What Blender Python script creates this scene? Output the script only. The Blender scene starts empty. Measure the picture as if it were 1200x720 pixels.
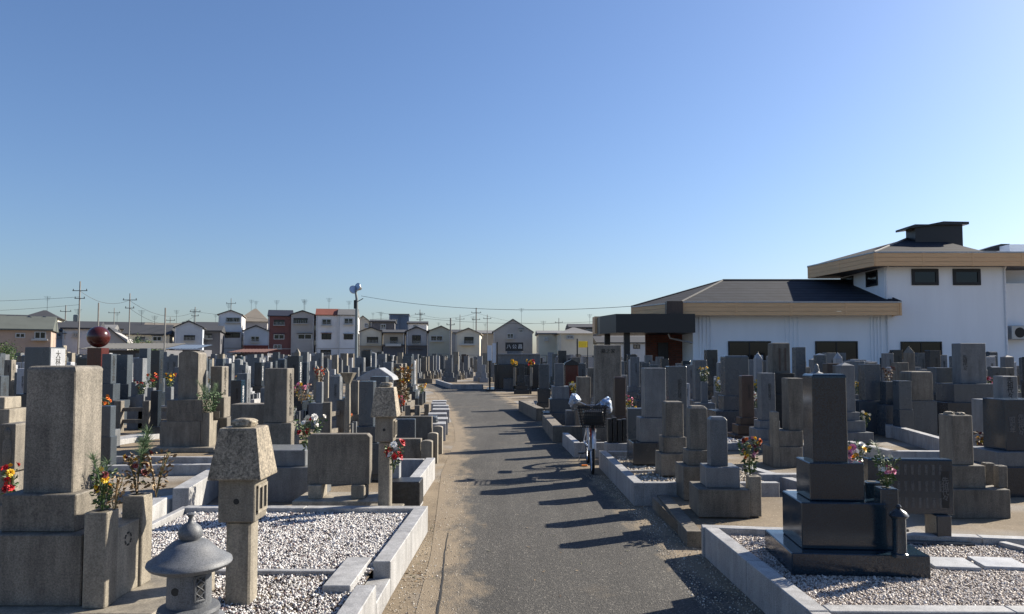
import bpy, bmesh, math, random
import numpy as np
from mathutils import Vector, Matrix
random.seed(11)
R = math.radians
S = bpy.context.scene
C = S.collection
# ------------------------------------------------------------------ camera
F = 867.0; PITCH = R(2.9); CH = 1.6; CY0 = 376.0
cd = bpy.data.cameras.new('camera'); cam = bpy.data.objects.new('camera', cd); C.objects.link(cam)
cam.location = (0, 0, CH); cam.rotation_euler = (R(90) + PITCH, 0, 0)
cd.sensor_width = 36; cd.lens = 36 * F / 1200; cd.shift_y = (CY0 - 360) / 1200
cd.clip_start = .05; cd.clip_end = 3000
S.camera = cam
SP, CP = math.sin(PITCH), math.cos(PITCH)
def ray(px, py):
    a = (px - 600) / F; b = (CY0 - py) / F
    return a, CP - b * SP, SP + b * CP          # X, Y, Z direction
def atz(px, py, z=0.):
    a, y, w = ray(px, py); t = (z - CH) / w
    return a * t, y * t
def aty(px, py, Y):
    a, y, w = ray(px, py); t = Y / y
    return a * t, CH + w * t                     # X, Z
def proj(x, y, z):
    z -= CH; D = y * CP + z * SP; U = -y * SP + z * CP
    return 600 + F * x / D, CY0 - F * U / D
# ------------------------------------------------------------------ materials
MATS = {}
class NT:
    def __init__(s, name):
        s.m = bpy.data.materials.new(name); s.m.use_nodes = True
        s.t = s.m.node_tree; s.b = s.t.nodes['Principled BSDF']
    def n(s, typ, **k):
        o = s.t.nodes.new(typ)
        for a, v in k.items():
            if isinstance(v, tuple) and a == 'inp': pass
            setattr(o, a, v)
        return o
    def l(s, a, b): s.t.links.new(a, b)
    def noise(s, vec, scale, detail=3, rough=.55):
        o = s.n('ShaderNodeTexNoise'); o.inputs['Scale'].default_value = scale
        o.inputs['Detail'].default_value = detail; o.inputs['Roughness'].default_value = rough
        if vec is not None: s.l(vec, o.inputs['Vector'])
        return o.outputs['Fac']
    def ramp(s, fac, stops, interp='LINEAR'):
        o = s.n('ShaderNodeValToRGB'); r = o.color_ramp; r.interpolation = interp
        while len(r.elements) < len(stops): r.elements.new(.5)
        for e, (p, c) in zip(r.elements, stops):
            e.position = p; e.color = (c, c, c, 1) if isinstance(c, (int, float)) else (*c, 1)
        s.l(fac, o.inputs['Fac']); return o.outputs['Color']
    def mix(s, fac, a, b, mode='MIX'):
        o = s.n('ShaderNodeMix', data_type='RGBA', blend_type=mode)
        for v, i in ((fac, 0), (a, 6), (b, 7)):
            if hasattr(v, 'is_output'): s.l(v, o.inputs[i])
            else: o.inputs[i].default_value = v if i == 0 else (*v, 1)
        return o.outputs[2]
    def mapp(s, vec, sc):
        o = s.n('ShaderNodeMapping'); o.inputs['Scale'].default_value = sc; s.l(vec, o.inputs['Vector']); return o.outputs[0]
    def bump(s, h, st, dist=.01):
        o = s.n('ShaderNodeBump'); o.inputs['Strength'].default_value = st; o.inputs['Distance'].default_value = dist
        s.l(h, o.inputs['Height']); s.l(o.outputs[0], s.b.inputs['Normal'])
    def math(s, op, a, b=0.):
        o = s.n('ShaderNodeMath', operation=op)
        for i, v in enumerate((a, b)):
            if hasattr(v, 'is_output'): s.l(v, o.inputs[i])
            else: o.inputs[i].default_value = v
        return o.outputs[0]
    def rough(s, v): s.b.inputs['Roughness'].default_value = v
    def col(s, c):
        if hasattr(c, 'is_output'): s.l(c, s.b.inputs['Base Color'])
        else: s.b.inputs['Base Color'].default_value = (*c, 1)
def objvec(t):
    tc = t.n('ShaderNodeTexCoord'); oi = t.n('ShaderNodeObjectInfo')
    v = t.n('ShaderNodeVectorMath', operation='ADD')
    t.l(tc.outputs['Object'], v.inputs[0])
    m = t.math('MULTIPLY', oi.outputs['Random'], 37.)
    t.l(m, v.inputs[1]); return v.outputs[0], oi.outputs['Random']
def mul(c, k): return tuple(min(1, x * k) for x in c)
def granite(name, col, rough=.6, fleck=.35, stain=.35, sc=230., moss=0., bump=.25, vary=.35):
    t = NT(name); v, rnd = objvec(t); col = mul(col, .72)
    f = t.noise(v, sc * .55, 4, .85)
    c = t.ramp(f, [(.36, mul(col, 1 - fleck * 1.5)), (.5, col), (.62, mul(col, 1 + fleck * 1.3))])
    vo = t.n('ShaderNodeTexVoronoi'); vo.inputs['Scale'].default_value = sc * .55; t.l(v, vo.inputs['Vector'])
    dk = t.ramp(vo.outputs['Distance'], [(.10, 1 - fleck * 1.3 if fleck < .7 else .1), (.28, 1.)])
    c = t.mix(.8, c, dk, 'MULTIPLY')
    if stain:
        st = t.ramp(t.noise(t.mapp(v, (7, 7, 1.1)), 1.6, 5, .65), [(.33, 1 - stain), (.62, 1.)])
        c = t.mix(1., c, st, 'MULTIPLY')
        s2 = t.ramp(t.noise(v, 4.5, 7, .75), [(.35, 1 - stain * .7), (.6, 1.)])
        c = t.mix(1., c, s2, 'MULTIPLY')
    if moss:
        mk = t.ramp(t.noise(v, 9., 8, .82), [(.54, 0.), (.62, moss)])
        c = t.mix(mk, c, (.045, .045, .035))
    k = t.math('ADD', t.math('MULTIPLY', rnd, vary), 1 - vary / 2)
    cc = t.n('ShaderNodeCombineColor')
    for i in range(3): t.l(k, cc.inputs[i])
    c = t.mix(1., c, cc.outputs[0], 'MULTIPLY')
    t.col(c)
    rr = t.ramp(t.noise(v, 3., 4), [(.3, max(.03, rough - .08)), (.7, rough + .08)]); t.l(rr, t.b.inputs['Roughness'])
    if bump: t.bump(t.noise(v, sc * .8, 3, .7), bump, .003)
    MATS[name] = t.m
granite('tan_granite', (.275, .245, .20), .7, .30, .48, 190., .5, .4)
granite('sand_granite', (.40, .355, .28), .7, .25, .42, 190., .35, .4)
granite('light_granite', (.44, .455, .48), .55, .25, .2, 260.)
granite('grey_granite', (.205, .22, .235), .5, .3, .3, 260.)
granite('blue_granite', (.085, .103, .122), .28, .3, .15, 260., 0, .08)
granite('dark_granite', (.028, .038, .05), .22, .35, .12, 260., 0, .06)
granite('black_granite', (.017, .036, .056), .15, .6, .06, 300., 0, .02)
granite('red_granite', (.085, .018, .016), .2, .4, .1, 200., 0, .04)
granite('brown_granite', (.085, .05, .038), .4, .3, .3, 200.)
granite('kerb_stone', (.52, .52, .52), .6, .28, .34, 300., .18, .25, .14)
granite('old_kerb', (.30, .26, .205), .8, .25, .45, 150., .7, .5)
granite('lantern_grey', (.16, .17, .185), .55, .3, .25, 300., 0, .35)
granite('pitted_granite', (.42, .36, .27), .75, .45, .35, 95., .5, .6)
granite('rough_black', (.02, .021, .023), .45, .5, .2, 60., 0, .9)
def plain(name, col, rough=.6, metal=0., nz=.12, sc=8.):
    t = NT(name); v, rnd = objvec(t)
    c = t.mix(1., t.ramp(t.noise(v, sc, 5, .6), [(.3, 1 - nz), (.7, 1.)]), col, 'MULTIPLY')
    t.col(c); t.rough(rough); t.b.inputs['Metallic'].default_value = metal; MATS[name] = t.m
plain('ink', (.012, .012, .012), .7)
plain('white_ink', (.7, .7, .7), .6)
plain('grey_ink', (.13, .135, .14), .6)
plain('dark_metal', (.03, .032, .036), .4, .6)
plain('steel', (.45, .46, .48), .3, .9)
plain('rubber', (.012, .012, .012), .8)
plain('black_wire', (.015, .015, .016), .5, .3)
plain('red_paint', (.5, .02, .02), .35)
plain('white_paint', (.75, .76, .78), .5)
plain('pale_panel', (.6, .63, .68), .5)
plain('black_panel', (.012, .012, .014), .4)
plain('yellow_paint', (.75, .55, .03), .5)
plain('orange_plastic', (.8, .22, .02), .4)
plain('wood_grey', (.20, .17, .13), .8, 0, .4, 20)
plain('wood_pale', (.42, .33, .21), .8, 0, .3, 12)
plain('pole_concrete', (.24, .235, .22), .8, 0, .3, 3)
plain('pole_green', (.16, .19, .2), .6)
plain('glass', (.006, .008, .011), .06)
plain('curtain', (.14, .13, .12), .7)
plain('frame_dark', (.02, .02, .022), .4, .4)
plain('alu', (.4, .41, .42), .4, .7)
plain('brick', (.14, .045, .025), .8)
for n_, c_ in dict(h_peach=(.34, .26, .21), h_cream=(.56, .52, .42), h_white=(.62, .62, .62), h_blue=(.38, .42, .47), h_grey=(.33, .32, .31),
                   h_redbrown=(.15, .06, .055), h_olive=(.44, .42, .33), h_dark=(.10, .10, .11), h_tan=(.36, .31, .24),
                   r_dark=(.045, .048, .055), r_green=(.12, .135, .12), r_red=(.28, .09, .06), r_grey=(.2, .2, .2), r_tan=(.24, .21, .17),
                   r_blue=(.12, .17, .25), rust=(.15, .07, .05), solar=(.02, .03, .06), tin=(.16, .155, .14), h_base_red=(.16, .05, .05)).items():
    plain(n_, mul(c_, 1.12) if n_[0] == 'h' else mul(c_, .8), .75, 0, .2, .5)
# white rendered wall
t = NT('render_wall'); tc = t.n('ShaderNodeTexCoord'); v = tc.outputs['Object']
c = t.mix(1., t.ramp(t.noise(t.mapp(v, (1.2, 1.2, .15)), 1.4, 5), [(.3, .94), (.65, 1.)]), (.80, .83, .86), 'MULTIPLY'); t.col(c); t.rough(.8)
t.bump(t.noise(v, 60., 3), .12, .004); MATS['render_wall'] = t.m
# horizontal cladding, wave driven
t = NT('cladding'); v, _ = objvec(t); t.col(t.mix(1., t.ramp(t.noise(t.mapp(v, (.7, .7, 14)), 2., 4), [(.3, .8), (.7, 1.)]), (.72, .45, .23), 'MULTIPLY')); t.rough(.55); MATS['cladding'] = t.m
# brick wall
t = NT('brick_wall'); tc = t.n('ShaderNodeTexCoord'); mp = t.n('ShaderNodeMapping'); mp.inputs['Rotation'].default_value = (R(90), 0, 0); t.l(tc.outputs['Object'], mp.inputs[0])
b = t.n('ShaderNodeTexBrick'); t.l(mp.outputs[0], b.inputs['Vector']); b.inputs['Scale'].default_value = 2.2
b.inputs['Color1'].default_value = (.19, .055, .03, 1); b.inputs['Color2'].default_value = (.11, .035, .022, 1); b.inputs['Mortar'].default_value = (.09, .07, .06, 1)
t.col(b.outputs['Color']); t.rough(.85); MATS['brick_wall'] = t.m
# slate roof: courses
t = NT('slate'); tc = t.n('ShaderNodeTexCoord'); v = tc.outputs['Object']
w = t.n('ShaderNodeTexWave', bands_direction='Z'); w.inputs['Scale'].default_value = 1.5; w.wave_profile = 'SAW'; t.l(v, w.inputs[0])
c = t.mix(1., t.ramp(w.outputs['Fac'], [(0., 1.), (.82, .8), (.9, .25), (1., .25)]), (.034, .039, .050), 'MULTIPLY')
c = t.mix(1., c, t.ramp(t.noise(v, 1.5, 6), [(.3, .75), (.7, 1.15)]), 'MULTIPLY'); t.col(c); t.rough(.9); t.b.inputs['Specular IOR Level'].default_value = .15; MATS['slate'] = t.m
# flowers and leaves : colour per island
def island(name, stops, rough=.6, trans=0.):
    t = NT(name); g = t.n('ShaderNodeNewGeometry')
    c = t.ramp(g.outputs['Random Per Island'], stops, 'CONSTANT'); t.col(c); t.rough(rough)
    MATS[name] = t.m
island('leaf', [(0, (.035, .075, .018)), (.3, (.06, .11, .03)), (.6, (.03, .06, .02)), (.85, (.10, .12, .03))])
island('pine', [(0, (.05, .10, .04)), (.4, (.08, .14, .06)), (.8, (.12, .16, .08))])
island('dry_leaf', [(0, (.20, .13, .06)), (.3, (.12, .07, .03)), (.6, (.28, .20, .11)), (.85, (.08, .08, .03))])
island('petal_yellow', [(0, (.75, .48, .02)), (.5, (.80, .58, .06)), (.8, (.7, .35, .02))])
island('petal_red', [(0, (.45, .012, .02)), (.5, (.30, .01, .02)), (.8, (.6, .03, .03))])
island('petal_white', [(0, (.75, .73, .68)), (.6, (.8, .78, .75))])
island('petal_pink', [(0, (.70, .25, .35)), (.5, (.75, .42, .48)), (.8, (.6, .1, .3))])
island('petal_maroon', [(0, (.10, .012, .02)), (.5, (.16, .02, .03)), (.8, (.22, .05, .03))])
island('petal_orange', [(0, (.75, .22, .02)), (.5, (.6, .12, .02))])
island('pebble_mix', [(0, (.54, .52, .495)), (.34, (.32, .30, .285)), (.46, (.05, .038, .04)), (.57, (.60, .58, .555)), (.79, (.14, .10, .10)), (.90, (.03, .027, .03))], .6)
island('pebble_pink', [(0, (.40, .345, .30)), (.25, (.27, .215, .18)), (.45, (.50, .45, .40)), (.65, (.12, .09, .075)), (.78, (.56, .52, .48))], .6)
island('pebble_dirt', [(0, (.45, .40, .32)), (.4, (.28, .23, .17)), (.8, (.55, .52, .46))], .8)
# plastic bag with stripes
t = NT('bag'); v, _ = objvec(t); f = t.noise(v, 16., 3, .6)
t.col(t.ramp(f, [(.0, (.75, .77, .8)), (.50, (.26, .29, .34)), (.53, (.05, .20, .48)), (.60, (.55, .65, .78))])); t.rough(.35); t.bump(t.noise(v, 9., 3), .6, .03); MATS['bag'] = t.m
# ground: trodden sandy dirt with grit and patches of gravel
t = NT('dirt'); g = t.n('ShaderNodeNewGeometry'); v = g.outputs['Position']
c = t.ramp(t.noise(v, 1.1, 6, .6), [(.3, (.115, .087, .055)), (.5, (.18, .14, .092)), (.72, (.26, .208, .143))])
c = t.mix(1., c, t.ramp(t.noise(v, 45., 5, .8), [(.3, .62), (.6, 1.1)]), 'MULTIPLY')
vo = t.n('ShaderNodeTexVoronoi'); vo.inputs['Scale'].default_value = 38.; t.l(v, vo.inputs['Vector'])
gr = t.ramp(vo.outputs['Distance'], [(.12, 1.), (.2, 0.)]); sel = t.ramp(vo.outputs['Color'], [(.72, 0.), (.74, .8)])
c = t.mix(t.math('MULTIPLY', gr, sel), c, (.55, .52, .45))
gp = t.ramp(t.noise(v, .35, 4), [(.52, 0.), (.62, .7)])
c = t.mix(gp, c, t.ramp(t.noise(v, 90., 3, .9), [(.35, (.10, .10, .10)), (.65, (.40, .39, .37))]))
t.col(c); t.rough(.95); t.bump(t.noise(v, 55., 6, .8), .7, .015); MATS['dirt'] = t.m
# asphalt, dusty towards its edges (UV.x = metres from the nearer edge)
t = NT('asphalt'); g = t.n('ShaderNodeNewGeometry'); v = g.outputs['Position']
vo = t.n('ShaderNodeTexVoronoi'); vo.inputs['Scale'].default_value = 105.; t.l(v, vo.inputs['Vector'])
sp = t.ramp(vo.outputs['Color'], [(.0, (.020, .019, .0175)), (.45, (.037, .035, .031)), (.75, (.062, .058, .051)), (.93, (.15, .138, .118))])
c = t.mix(1., sp, t.ramp(t.noise(v, 160., 3, .8), [(.3, .6), (.65, 1.25)]), 'MULTIPLY')
c = t.mix(1., c, t.ramp(t.noise(t.mapp(v, (1, .45, 1)), 1.3, 6, .62), [(.3, .80), (.55, 1.), (.75, 1.32)]), 'MULTIPLY')
c = t.mix(1., c, t.ramp(t.noise(t.mapp(v, (2.6, .10, 1)), 1.0, 4, .6), [(.35, .82), (.6, 1.14)]), 'MULTIPLY')
pv = t.n('ShaderNodeTexVoronoi', distance='CHEBYCHEV'); pv.inputs['Scale'].default_value = .42; t.l(v, pv.inputs['Vector'])
c = t.mix(1., c, t.ramp(pv.outputs['Color'], [(.0, .80), (.25, 1.), (.8, 1.), (.85, 1.15)], 'CONSTANT'), 'MULTIPLY')
uv = t.n('ShaderNodeTexCoord'); sx = t.n('ShaderNodeSeparateXYZ'); t.l(uv.outputs['UV'], sx.inputs[0])
nz = t.noise(t.mapp(v, (1, .5, 1)), 2.6, 7, .72)
e = t.math('SUBTRACT', t.math('MULTIPLY', nz, 1.15), sx.outputs[0])
m = t.ramp(e, [(.20, 0.), (.42, .92)])
pt = t.ramp(t.noise(v, .55, 6, .6), [(.60, 0.), (.70, .45)])
m = t.mix(1., m, pt, 'LIGHTEN')
d = t.mix(1., t.ramp(t.noise(v, 60., 5, .8), [(.3, .65), (.6, 1.1)]), (.21, .165, .11), 'MULTIPLY')
c = t.mix(m, c, d)
cr = t.n('ShaderNodeTexVoronoi', feature='DISTANCE_TO_EDGE'); cr.inputs['Scale'].default_value = .55
wv = t.n('ShaderNodeVectorMath', operation='ADD'); ns = t.n('ShaderNodeTexNoise'); ns.inputs['Scale'].default_value = 2.2; ns.inputs['Detail'].default_value = 6
t.l(v, ns.inputs[0]); t.l(v, wv.inputs[0]); t.l(ns.outputs['Color'], wv.inputs[1]); t.l(wv.outputs[0], cr.inputs[0])
ck = t.ramp(cr.outputs['Distance'], [(.0, .75), (.006, 0.)])
c = t.mix(t.math('MULTIPLY', ck, t.ramp(t.noise(v, .8, 3), [(.5, 0.), (.6, 1.)])), c, (.02, .02, .02))
t.col(c); t.rough(.88); t.bump(vo.outputs['Distance'], .55, .008); MATS['asphalt'] = t.m
# ------------------------------------------------------------------ mesh helpers
def mesh_obj(name, bm, mat, parent=None, loc=(0, 0, 0), rz=0., smooth=False):
    me = bpy.data.meshes.new(name); bm.normal_update(); bm.to_mesh(me); bm.free()
    for m in (mat if isinstance(mat, (list, tuple)) else [mat]): me.materials.append(MATS[m])
    if smooth:
        for p in me.polygons: p.use_smooth = True
    o = bpy.data.objects.new(name, me); C.objects.link(o); o.location = loc; o.rotation_euler[2] = rz
    if parent: o.parent = parent
    return o
def tag(o, label=None, cat=None, group=None, kind=None):
    if label: o['label'] = label
    if cat: o['category'] = cat
    if group: o['group'] = group
    if kind: o['kind'] = kind
    return o
def empty(name, loc, rz=0., label=None, cat=None, group=None):
    o = bpy.data.objects.new(name, None); C.objects.link(o); o.location = loc; o.rotation_euler[2] = rz
    o.empty_display_size = .1
    return tag(o, label, cat, group)
def add_box(bm, x0, x1, y0, y1, z0, z1, tx=1., ty=1., mi=0):
    cx, cy = (x0 + x1) / 2, (y0 + y1) / 2; hx, hy = (x1 - x0) / 2, (y1 - y0) / 2
    v = [bm.verts.new((cx + a * hx * k, cy + b * hy * l, z)) for z, k, l in ((z0, 1, 1), (z1, tx, ty)) for a, b in ((-1, -1), (1, -1), (1, 1), (-1, 1))]
    fs = [bm.faces.new([v[i] for i in f]) for f in ((3, 2, 1, 0), (4, 5, 6, 7), (0, 1, 5, 4), (1, 2, 6, 5), (2, 3, 7, 6), (3, 0, 4, 7))]
    for f in fs: f.material_index = mi
    return v, fs
def bevel(bm, w, seg=1, edges=None):
    if w > 0: bmesh.ops.bevel(bm, geom=list(edges or bm.edges), offset=w, segments=seg, affect='EDGES', profile=.6, clamp_overlap=True)
def extrude_profile(bm, pts, y0, y1, axis='y', mi=0):
    """pts (a,z) polygon, extruded along y (or x)"""
    mk = (lambda a, z, d: (a, d, z)) if axis == 'y' else (lambda a, z, d: (d, a, z))
    A = [bm.verts.new(mk(a, z, y0)) for a, z in pts]; B = [bm.verts.new(mk(a, z, y1)) for a, z in pts]
    n = len(pts); fs = [bm.faces.new(A), bm.faces.new(B[::-1])]
    for i in range(n): fs.append(bm.faces.new((A[i], B[i], B[(i + 1) % n], A[(i + 1) % n])))
    for f in fs: f.material_index = mi
    bmesh.ops.recalc_face_normals(bm, faces=bm.faces)
def add_lathe(bm, prof, seg=20, cx=0, cy=0, mi=0, cap=True):
    rings = []
    for r, z in prof:
        rings.append([bm.verts.new((cx + r * math.cos(2 * math.pi * i / seg), cy + r * math.sin(2 * math.pi * i / seg), z)) for i in range(seg)])
    for a, b in zip(rings, rings[1:]):
        for i in range(seg):
            f = bm.faces.new((a[i], a[(i + 1) % seg], b[(i + 1) % seg], b[i])); f.material_index = mi
    if cap:
        bm.faces.new(rings[0][::-1]).material_index = mi; bm.faces.new(rings[-1]).material_index = mi
def add_tube(bm, pts, r, seg=8, mi=0, closed=False):
    pts = [Vector(p) for p in pts]; n = len(pts); rings = []
    for i, p in enumerate(pts):
        d = (pts[(i + 1) % n] - pts[i - 1]) if closed else (pts[min(i + 1, n - 1)] - pts[max(i - 1, 0)])
        d.normalize(); u = d.orthogonal().normalized() if i == 0 else (pu - d * pu.dot(d)).normalized()
        pu = u; w = d.cross(u); rr = r[i] if isinstance(r, (list, tuple)) else r
        rings.append([bm.verts.new(p + (u * math.cos(a) + w * math.sin(a)) * rr) for a in [2 * math.pi * k / seg for k in range(seg)]])
    for i in range(n if closed else n - 1):
        a, b = rings[i], rings[(i + 1) % n]
        for k in range(seg): bm.faces.new((a[k], a[(k + 1) % seg], b[(k + 1) % seg], b[k])).material_index = mi
    if not closed: bm.faces.new(rings[0][::-1]).material_index = mi; bm.faces.new(rings[-1]).material_index = mi
def block(name, mat, parent, cx, cy, z0, sx, sy, sz, c=.006, tx=1., ty=1., seg=1):
    bm = bmesh.new(); add_box(bm, -sx / 2, sx / 2, -sy / 2, sy / 2, 0, sz, tx, ty); bevel(bm, c, seg)
    return mesh_obj(name, bm, mat, parent, (cx, cy, z0))
def shaft_bm(sx, sy, h, style='flat'):
    bm = bmesh.new()
    if style in ('flat', 'soft', 'old'):
        add_box(bm, -sx / 2, sx / 2, -sy / 2, sy / 2, 0, h, .985, .985)
        if style == 'soft':
            top = [e for e in bm.edges if all(v.co.z > h - .001 for v in e.verts)] ; bevel(bm, min(sx, sy) * .12, 4, top)
            bevel(bm, .006, 1, [e for e in bm.edges if e.calc_length() > h * .6])
        else: bevel(bm, .012 if style == 'old' else .007)
    elif style in ('pyr', 'obelisk', 'chamfer'):
        k = {'pyr': .22, 'obelisk': .9, 'chamfer': .16}[style] * min(sx, sy); t = {'pyr': .04, 'obelisk': .04, 'chamfer': .7}[style]
        v, _ = add_box(bm, -sx / 2, sx / 2, -sy / 2, sy / 2, 0, h - k, .97, .97)
        bm.faces.ensure_lookup_table()
        tf = [f for f in bm.faces if f.calc_center_median().z > h - k - .001][0]
        r = bmesh.ops.extrude_face_region(bm, geom=[tf]); bm.faces.remove(tf) if tf.is_valid else None
        vs = [g for g in r['geom'] if isinstance(g, bmesh.types.BMVert)]
        for q in vs: q.co.x *= t; q.co.y *= t; q.co.z = h
        bevel(bm, .004)
    elif style in ('arch', 'archx'):
        n = 10; w = sy if style == 'arch' else sx; k = w * .16
        pts = [(-w / 2, 0), (w / 2, 0)] + [(w / 2 * math.cos(math.pi * i / n) if 0 < i < n else (w / 2 if i == 0 else -w / 2), h - k + k * math.sin(math.pi * i / n)) for i in range(n + 1)]
        d = sx if style == 'arch' else sy
        extrude_profile(bm, pts, -d / 2, d / 2, 'x' if style == 'arch' else 'y')
    elif style == 'rock':
        bmesh.ops.create_icosphere(bm, subdivisions=3, radius=.5)
        rs = random.uniform(0, 50)
        from mathutils import noise as mn
        for q in bm.verts:
            p = q.co.copy(); s = max(abs(p.x), abs(p.y), abs(p.z)); p = p * (.5 / s) * .55 + p * .45
            p += p.normalized() * mn.noise(p * 3.2 + Vector((rs, 0, 0))) * .12
            q.co = Vector((p.x * sx * 1.05, p.y * sy * 1.05, (p.z + .5) * h))
    return bm
def shaft(mat, parent, cx, cy, z0, sx, sy, h, style='flat', name='shaft'):
    return mesh_obj(name, shaft_bm(sx, sy, h, style), mat, parent, (cx, cy, z0), smooth=False)
# engraved or painted writing, as thin raised meshes; face: '+x' or '-y'
def writing(text, size, mat, parent, loc, face='-y', ext=.0015, name='inscription', vertical=True, sx=1.):
    cu = bpy.data.curves.new('writing', 'FONT'); cu.body = '\n'.join(text) if vertical else text
    cu.size = size; cu.align_x = 'CENTER'; cu.align_y = 'CENTER'; cu.extrude = ext; cu.space_line = .82; cu.resolution_u = 2
    tmp = bpy.data.objects.new('tmp', cu); C.objects.link(tmp)
    dg = bpy.context.evaluated_depsgraph_get(); me = bpy.data.meshes.new_from_object(tmp.evaluated_get(dg))
    bpy.data.objects.remove(tmp); bpy.data.curves.remove(cu)
    me.materials.clear(); me.materials.append(MATS[mat]); me.name = name
    o = bpy.data.objects.new(name, me); C.objects.link(o); o.parent = parent; o.location = loc
    o.rotation_euler = (R(90), 0, 0 if face == '-y' else R(90)); o.scale = (sx, 1, 1)
    return o
def copy_tree(o, parent=None):
    c = o.copy(); C.objects.link(c); c.parent = parent
    for ch in list(o.children): copy_tree(ch, c)
    return c
# ------------------------------------------------------------------ light and sky
SUN_EL, SUN_AZ = R(31), R(28)                    # azimuth measured from +X towards +Y
w = bpy.data.worlds.new('World'); S.world = w; w.use_nodes = True
nt = w.node_tree; bg = nt.nodes['Background']
sk = nt.nodes.new('ShaderNodeTexSky'); sk.sky_type = 'NISHITA'; sk.sun_disc = False
sk.sun_elevation = SUN_EL; sk.sun_rotation = R(90) - SUN_AZ; sk.altitude = 10; sk.air_density = 1.2; sk.dust_density = 1.0; sk.ozone_density = 5.0
tn = nt.nodes.new('ShaderNodeMix'); tn.data_type = 'RGBA'; tn.blend_type = 'MULTIPLY'; tn.inputs[0].default_value = 1; tn.inputs[7].default_value = (1.08, 1.12, 1.28, 1)
nt.links.new(sk.outputs[0], tn.inputs[6]); nt.links.new(tn.outputs[2], bg.inputs[0]); bg.inputs[1].default_value = .051
sl = bpy.data.lights.new('sun', 'SUN'); so = bpy.data.objects.new('sun', sl); C.objects.link(so)
sl.energy = 5.0; sl.angle = R(.5); sl.color = (1., .91, .77)
sdir = Vector((math.cos(SUN_EL) * math.cos(SUN_AZ), math.cos(SUN_EL) * math.sin(SUN_AZ), math.sin(SUN_EL)))
so.rotation_euler = sdir.to_track_quat('Z', 'Y').to_euler(); so.location = sdir * 60
vs = S.view_settings; vs.view_transform = 'Standard'; vs.look = 'None'; vs.gamma = 1; vs.exposure = 1.15
try: vs.use_curve_mapping = False
except Exception: pass
# ------------------------------------------------------------------ ground and road
bm = bmesh.new(); bmesh.ops.create_grid(bm, x_segments=8, y_segments=8, size=1200)
tag(mesh_obj('ground', bm, 'dirt'), kind='structure')
# centreline borders of the asphalt: (Y, left X, right X)
RD = [(-3, -.70, 2.0), (2, -.62, 1.85), (4.6, -.60, 1.74), (6.1, -.66, 1.58), (8, -.80, 1.42), (10.3, -.98, 1.32), (14.5, -1.10, 1.22), (17.3, -1.35, 1.02), (20.7, -1.75, .74),
      (25, -2.35, .30), (33, -3.4, -.45), (38, -4.3, -1.1), (43, -5.6, -1.5), (46, -9, -1.0)]
def road_at(y):
    for (a, l0, r0), (b, l1, r1) in zip(RD, RD[1:]):
        if a <= y <= b:
            k = (y - a) / (b - a); return l0 + (l1 - l0) * k, r0 + (r1 - r0) * k
    return (-40, -39) if y > 46 else (RD[0][1], RD[0][2])
bm = bmesh.new(); uvl = bm.loops.layers.uv.new('UV'); rows = []
rr = random.Random(4); y = -3.; jl = jr = 0
while y < 46:
    l, r = road_at(y); jl = 0; jr = jr * .8 + rr.uniform(-.02, .02)
    xs = [l + jl + (r + jr - l - jl) * k / 8 for k in range(9)]
    rows.append([(bm.verts.new((x, y, .0035)), min(x - l, r - x)) for x in xs]); y += .12 if y < 12 else .3
for a, b in zip(rows, rows[1:]):
    for i in range(8):
        q = (a[i], a[i + 1], b[i + 1], b[i]); f = bm.faces.new([v for v, _ in q])
        for lp, (v, d) in zip(f.loops, q): lp[uvl].uv = (max(0, d), 0)
tag(mesh_obj('road', bm, 'asphalt'), kind='structure')
# cross road at the far end
bm = bmesh.new(); uvl = bm.loops.layers.uv.new('UV'); rows = []
for i in range(40):
    x = -34 + i * .86; y0 = 42.4 + .10 * (x + 10) * .2
    rows.append([(bm.verts.new((x, y0 + 3.4 * k / 4, .010)), min(k, 4 - k) * .8) for k in range(5)])
for a, b in zip(rows, rows[1:]):
    for i in range(4):
        q = (a[i], b[i], b[i + 1], a[i + 1]); f = bm.faces.new([v for v, _ in q])
        for lp, (v, d) in zip(f.loops, q): lp[uvl].uv = (d, 0)
tag(mesh_obj('cross_road', bm, 'asphalt'), kind='structure')
# open joint along the left side of the asphalt
bm = bmesh.new(); prev = None
for i in range(60):
    Y = 3.2 + i * .062; X = atz(527, 720)[0] * (1 - i / 60) + atz(526, 620)[0] * i / 60 + math.sin(i * .9) * .002 + math.sin(i * .23) * .004
    wd = .020 * (1 - i / 62) + .004
    a = bm.verts.new((X, Y, .007)); b = bm.verts.new((X + wd, Y, .007))
    if prev: bm.faces.new((prev[0], prev[1], b, a))
    prev = (a, b)
tag(mesh_obj('road_joint', bm, 'rubber'), kind='structure')
# ------------------------------------------------------------------ pebbles
ICO = np.array([(0, 0, -1), (.72, -.53, -.45), (-.28, -.85, -.45), (-.89, 0, -.45), (-.28, .85, -.45), (.72, .53, -.45), (.28, -.85, .45), (-.72, -.53, .45), (-.72, .53, .45), (.28, .85, .45), (.89, 0, .45), (0, 0, 1)])
ICF = np.array([(0, 1, 2), (1, 0, 5), (0, 2, 3), (0, 3, 4), (0, 4, 5), (1, 5, 10), (2, 1, 6), (3, 2, 7), (4, 3, 8), (5, 4, 9), (1, 10, 6), (2, 6, 7), (3, 7, 8), (4, 8, 9), (5, 9, 10), (6, 10, 11), (7, 6, 11), (8, 7, 11), (9, 8, 11), (10, 9, 11)])
def in_poly(x, y, P):
    c = np.zeros(len(x), bool); n = len(P)
    for i in range(n):
        (x0, y0), (x1, y1) = P[i], P[i - 1]
        k = ((y0 > y) != (y1 > y)) & (x < (x1 - x0) * (y - y0) / ((y1 - y0) or 1e-9) + x0); c ^= k
    return c
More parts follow.
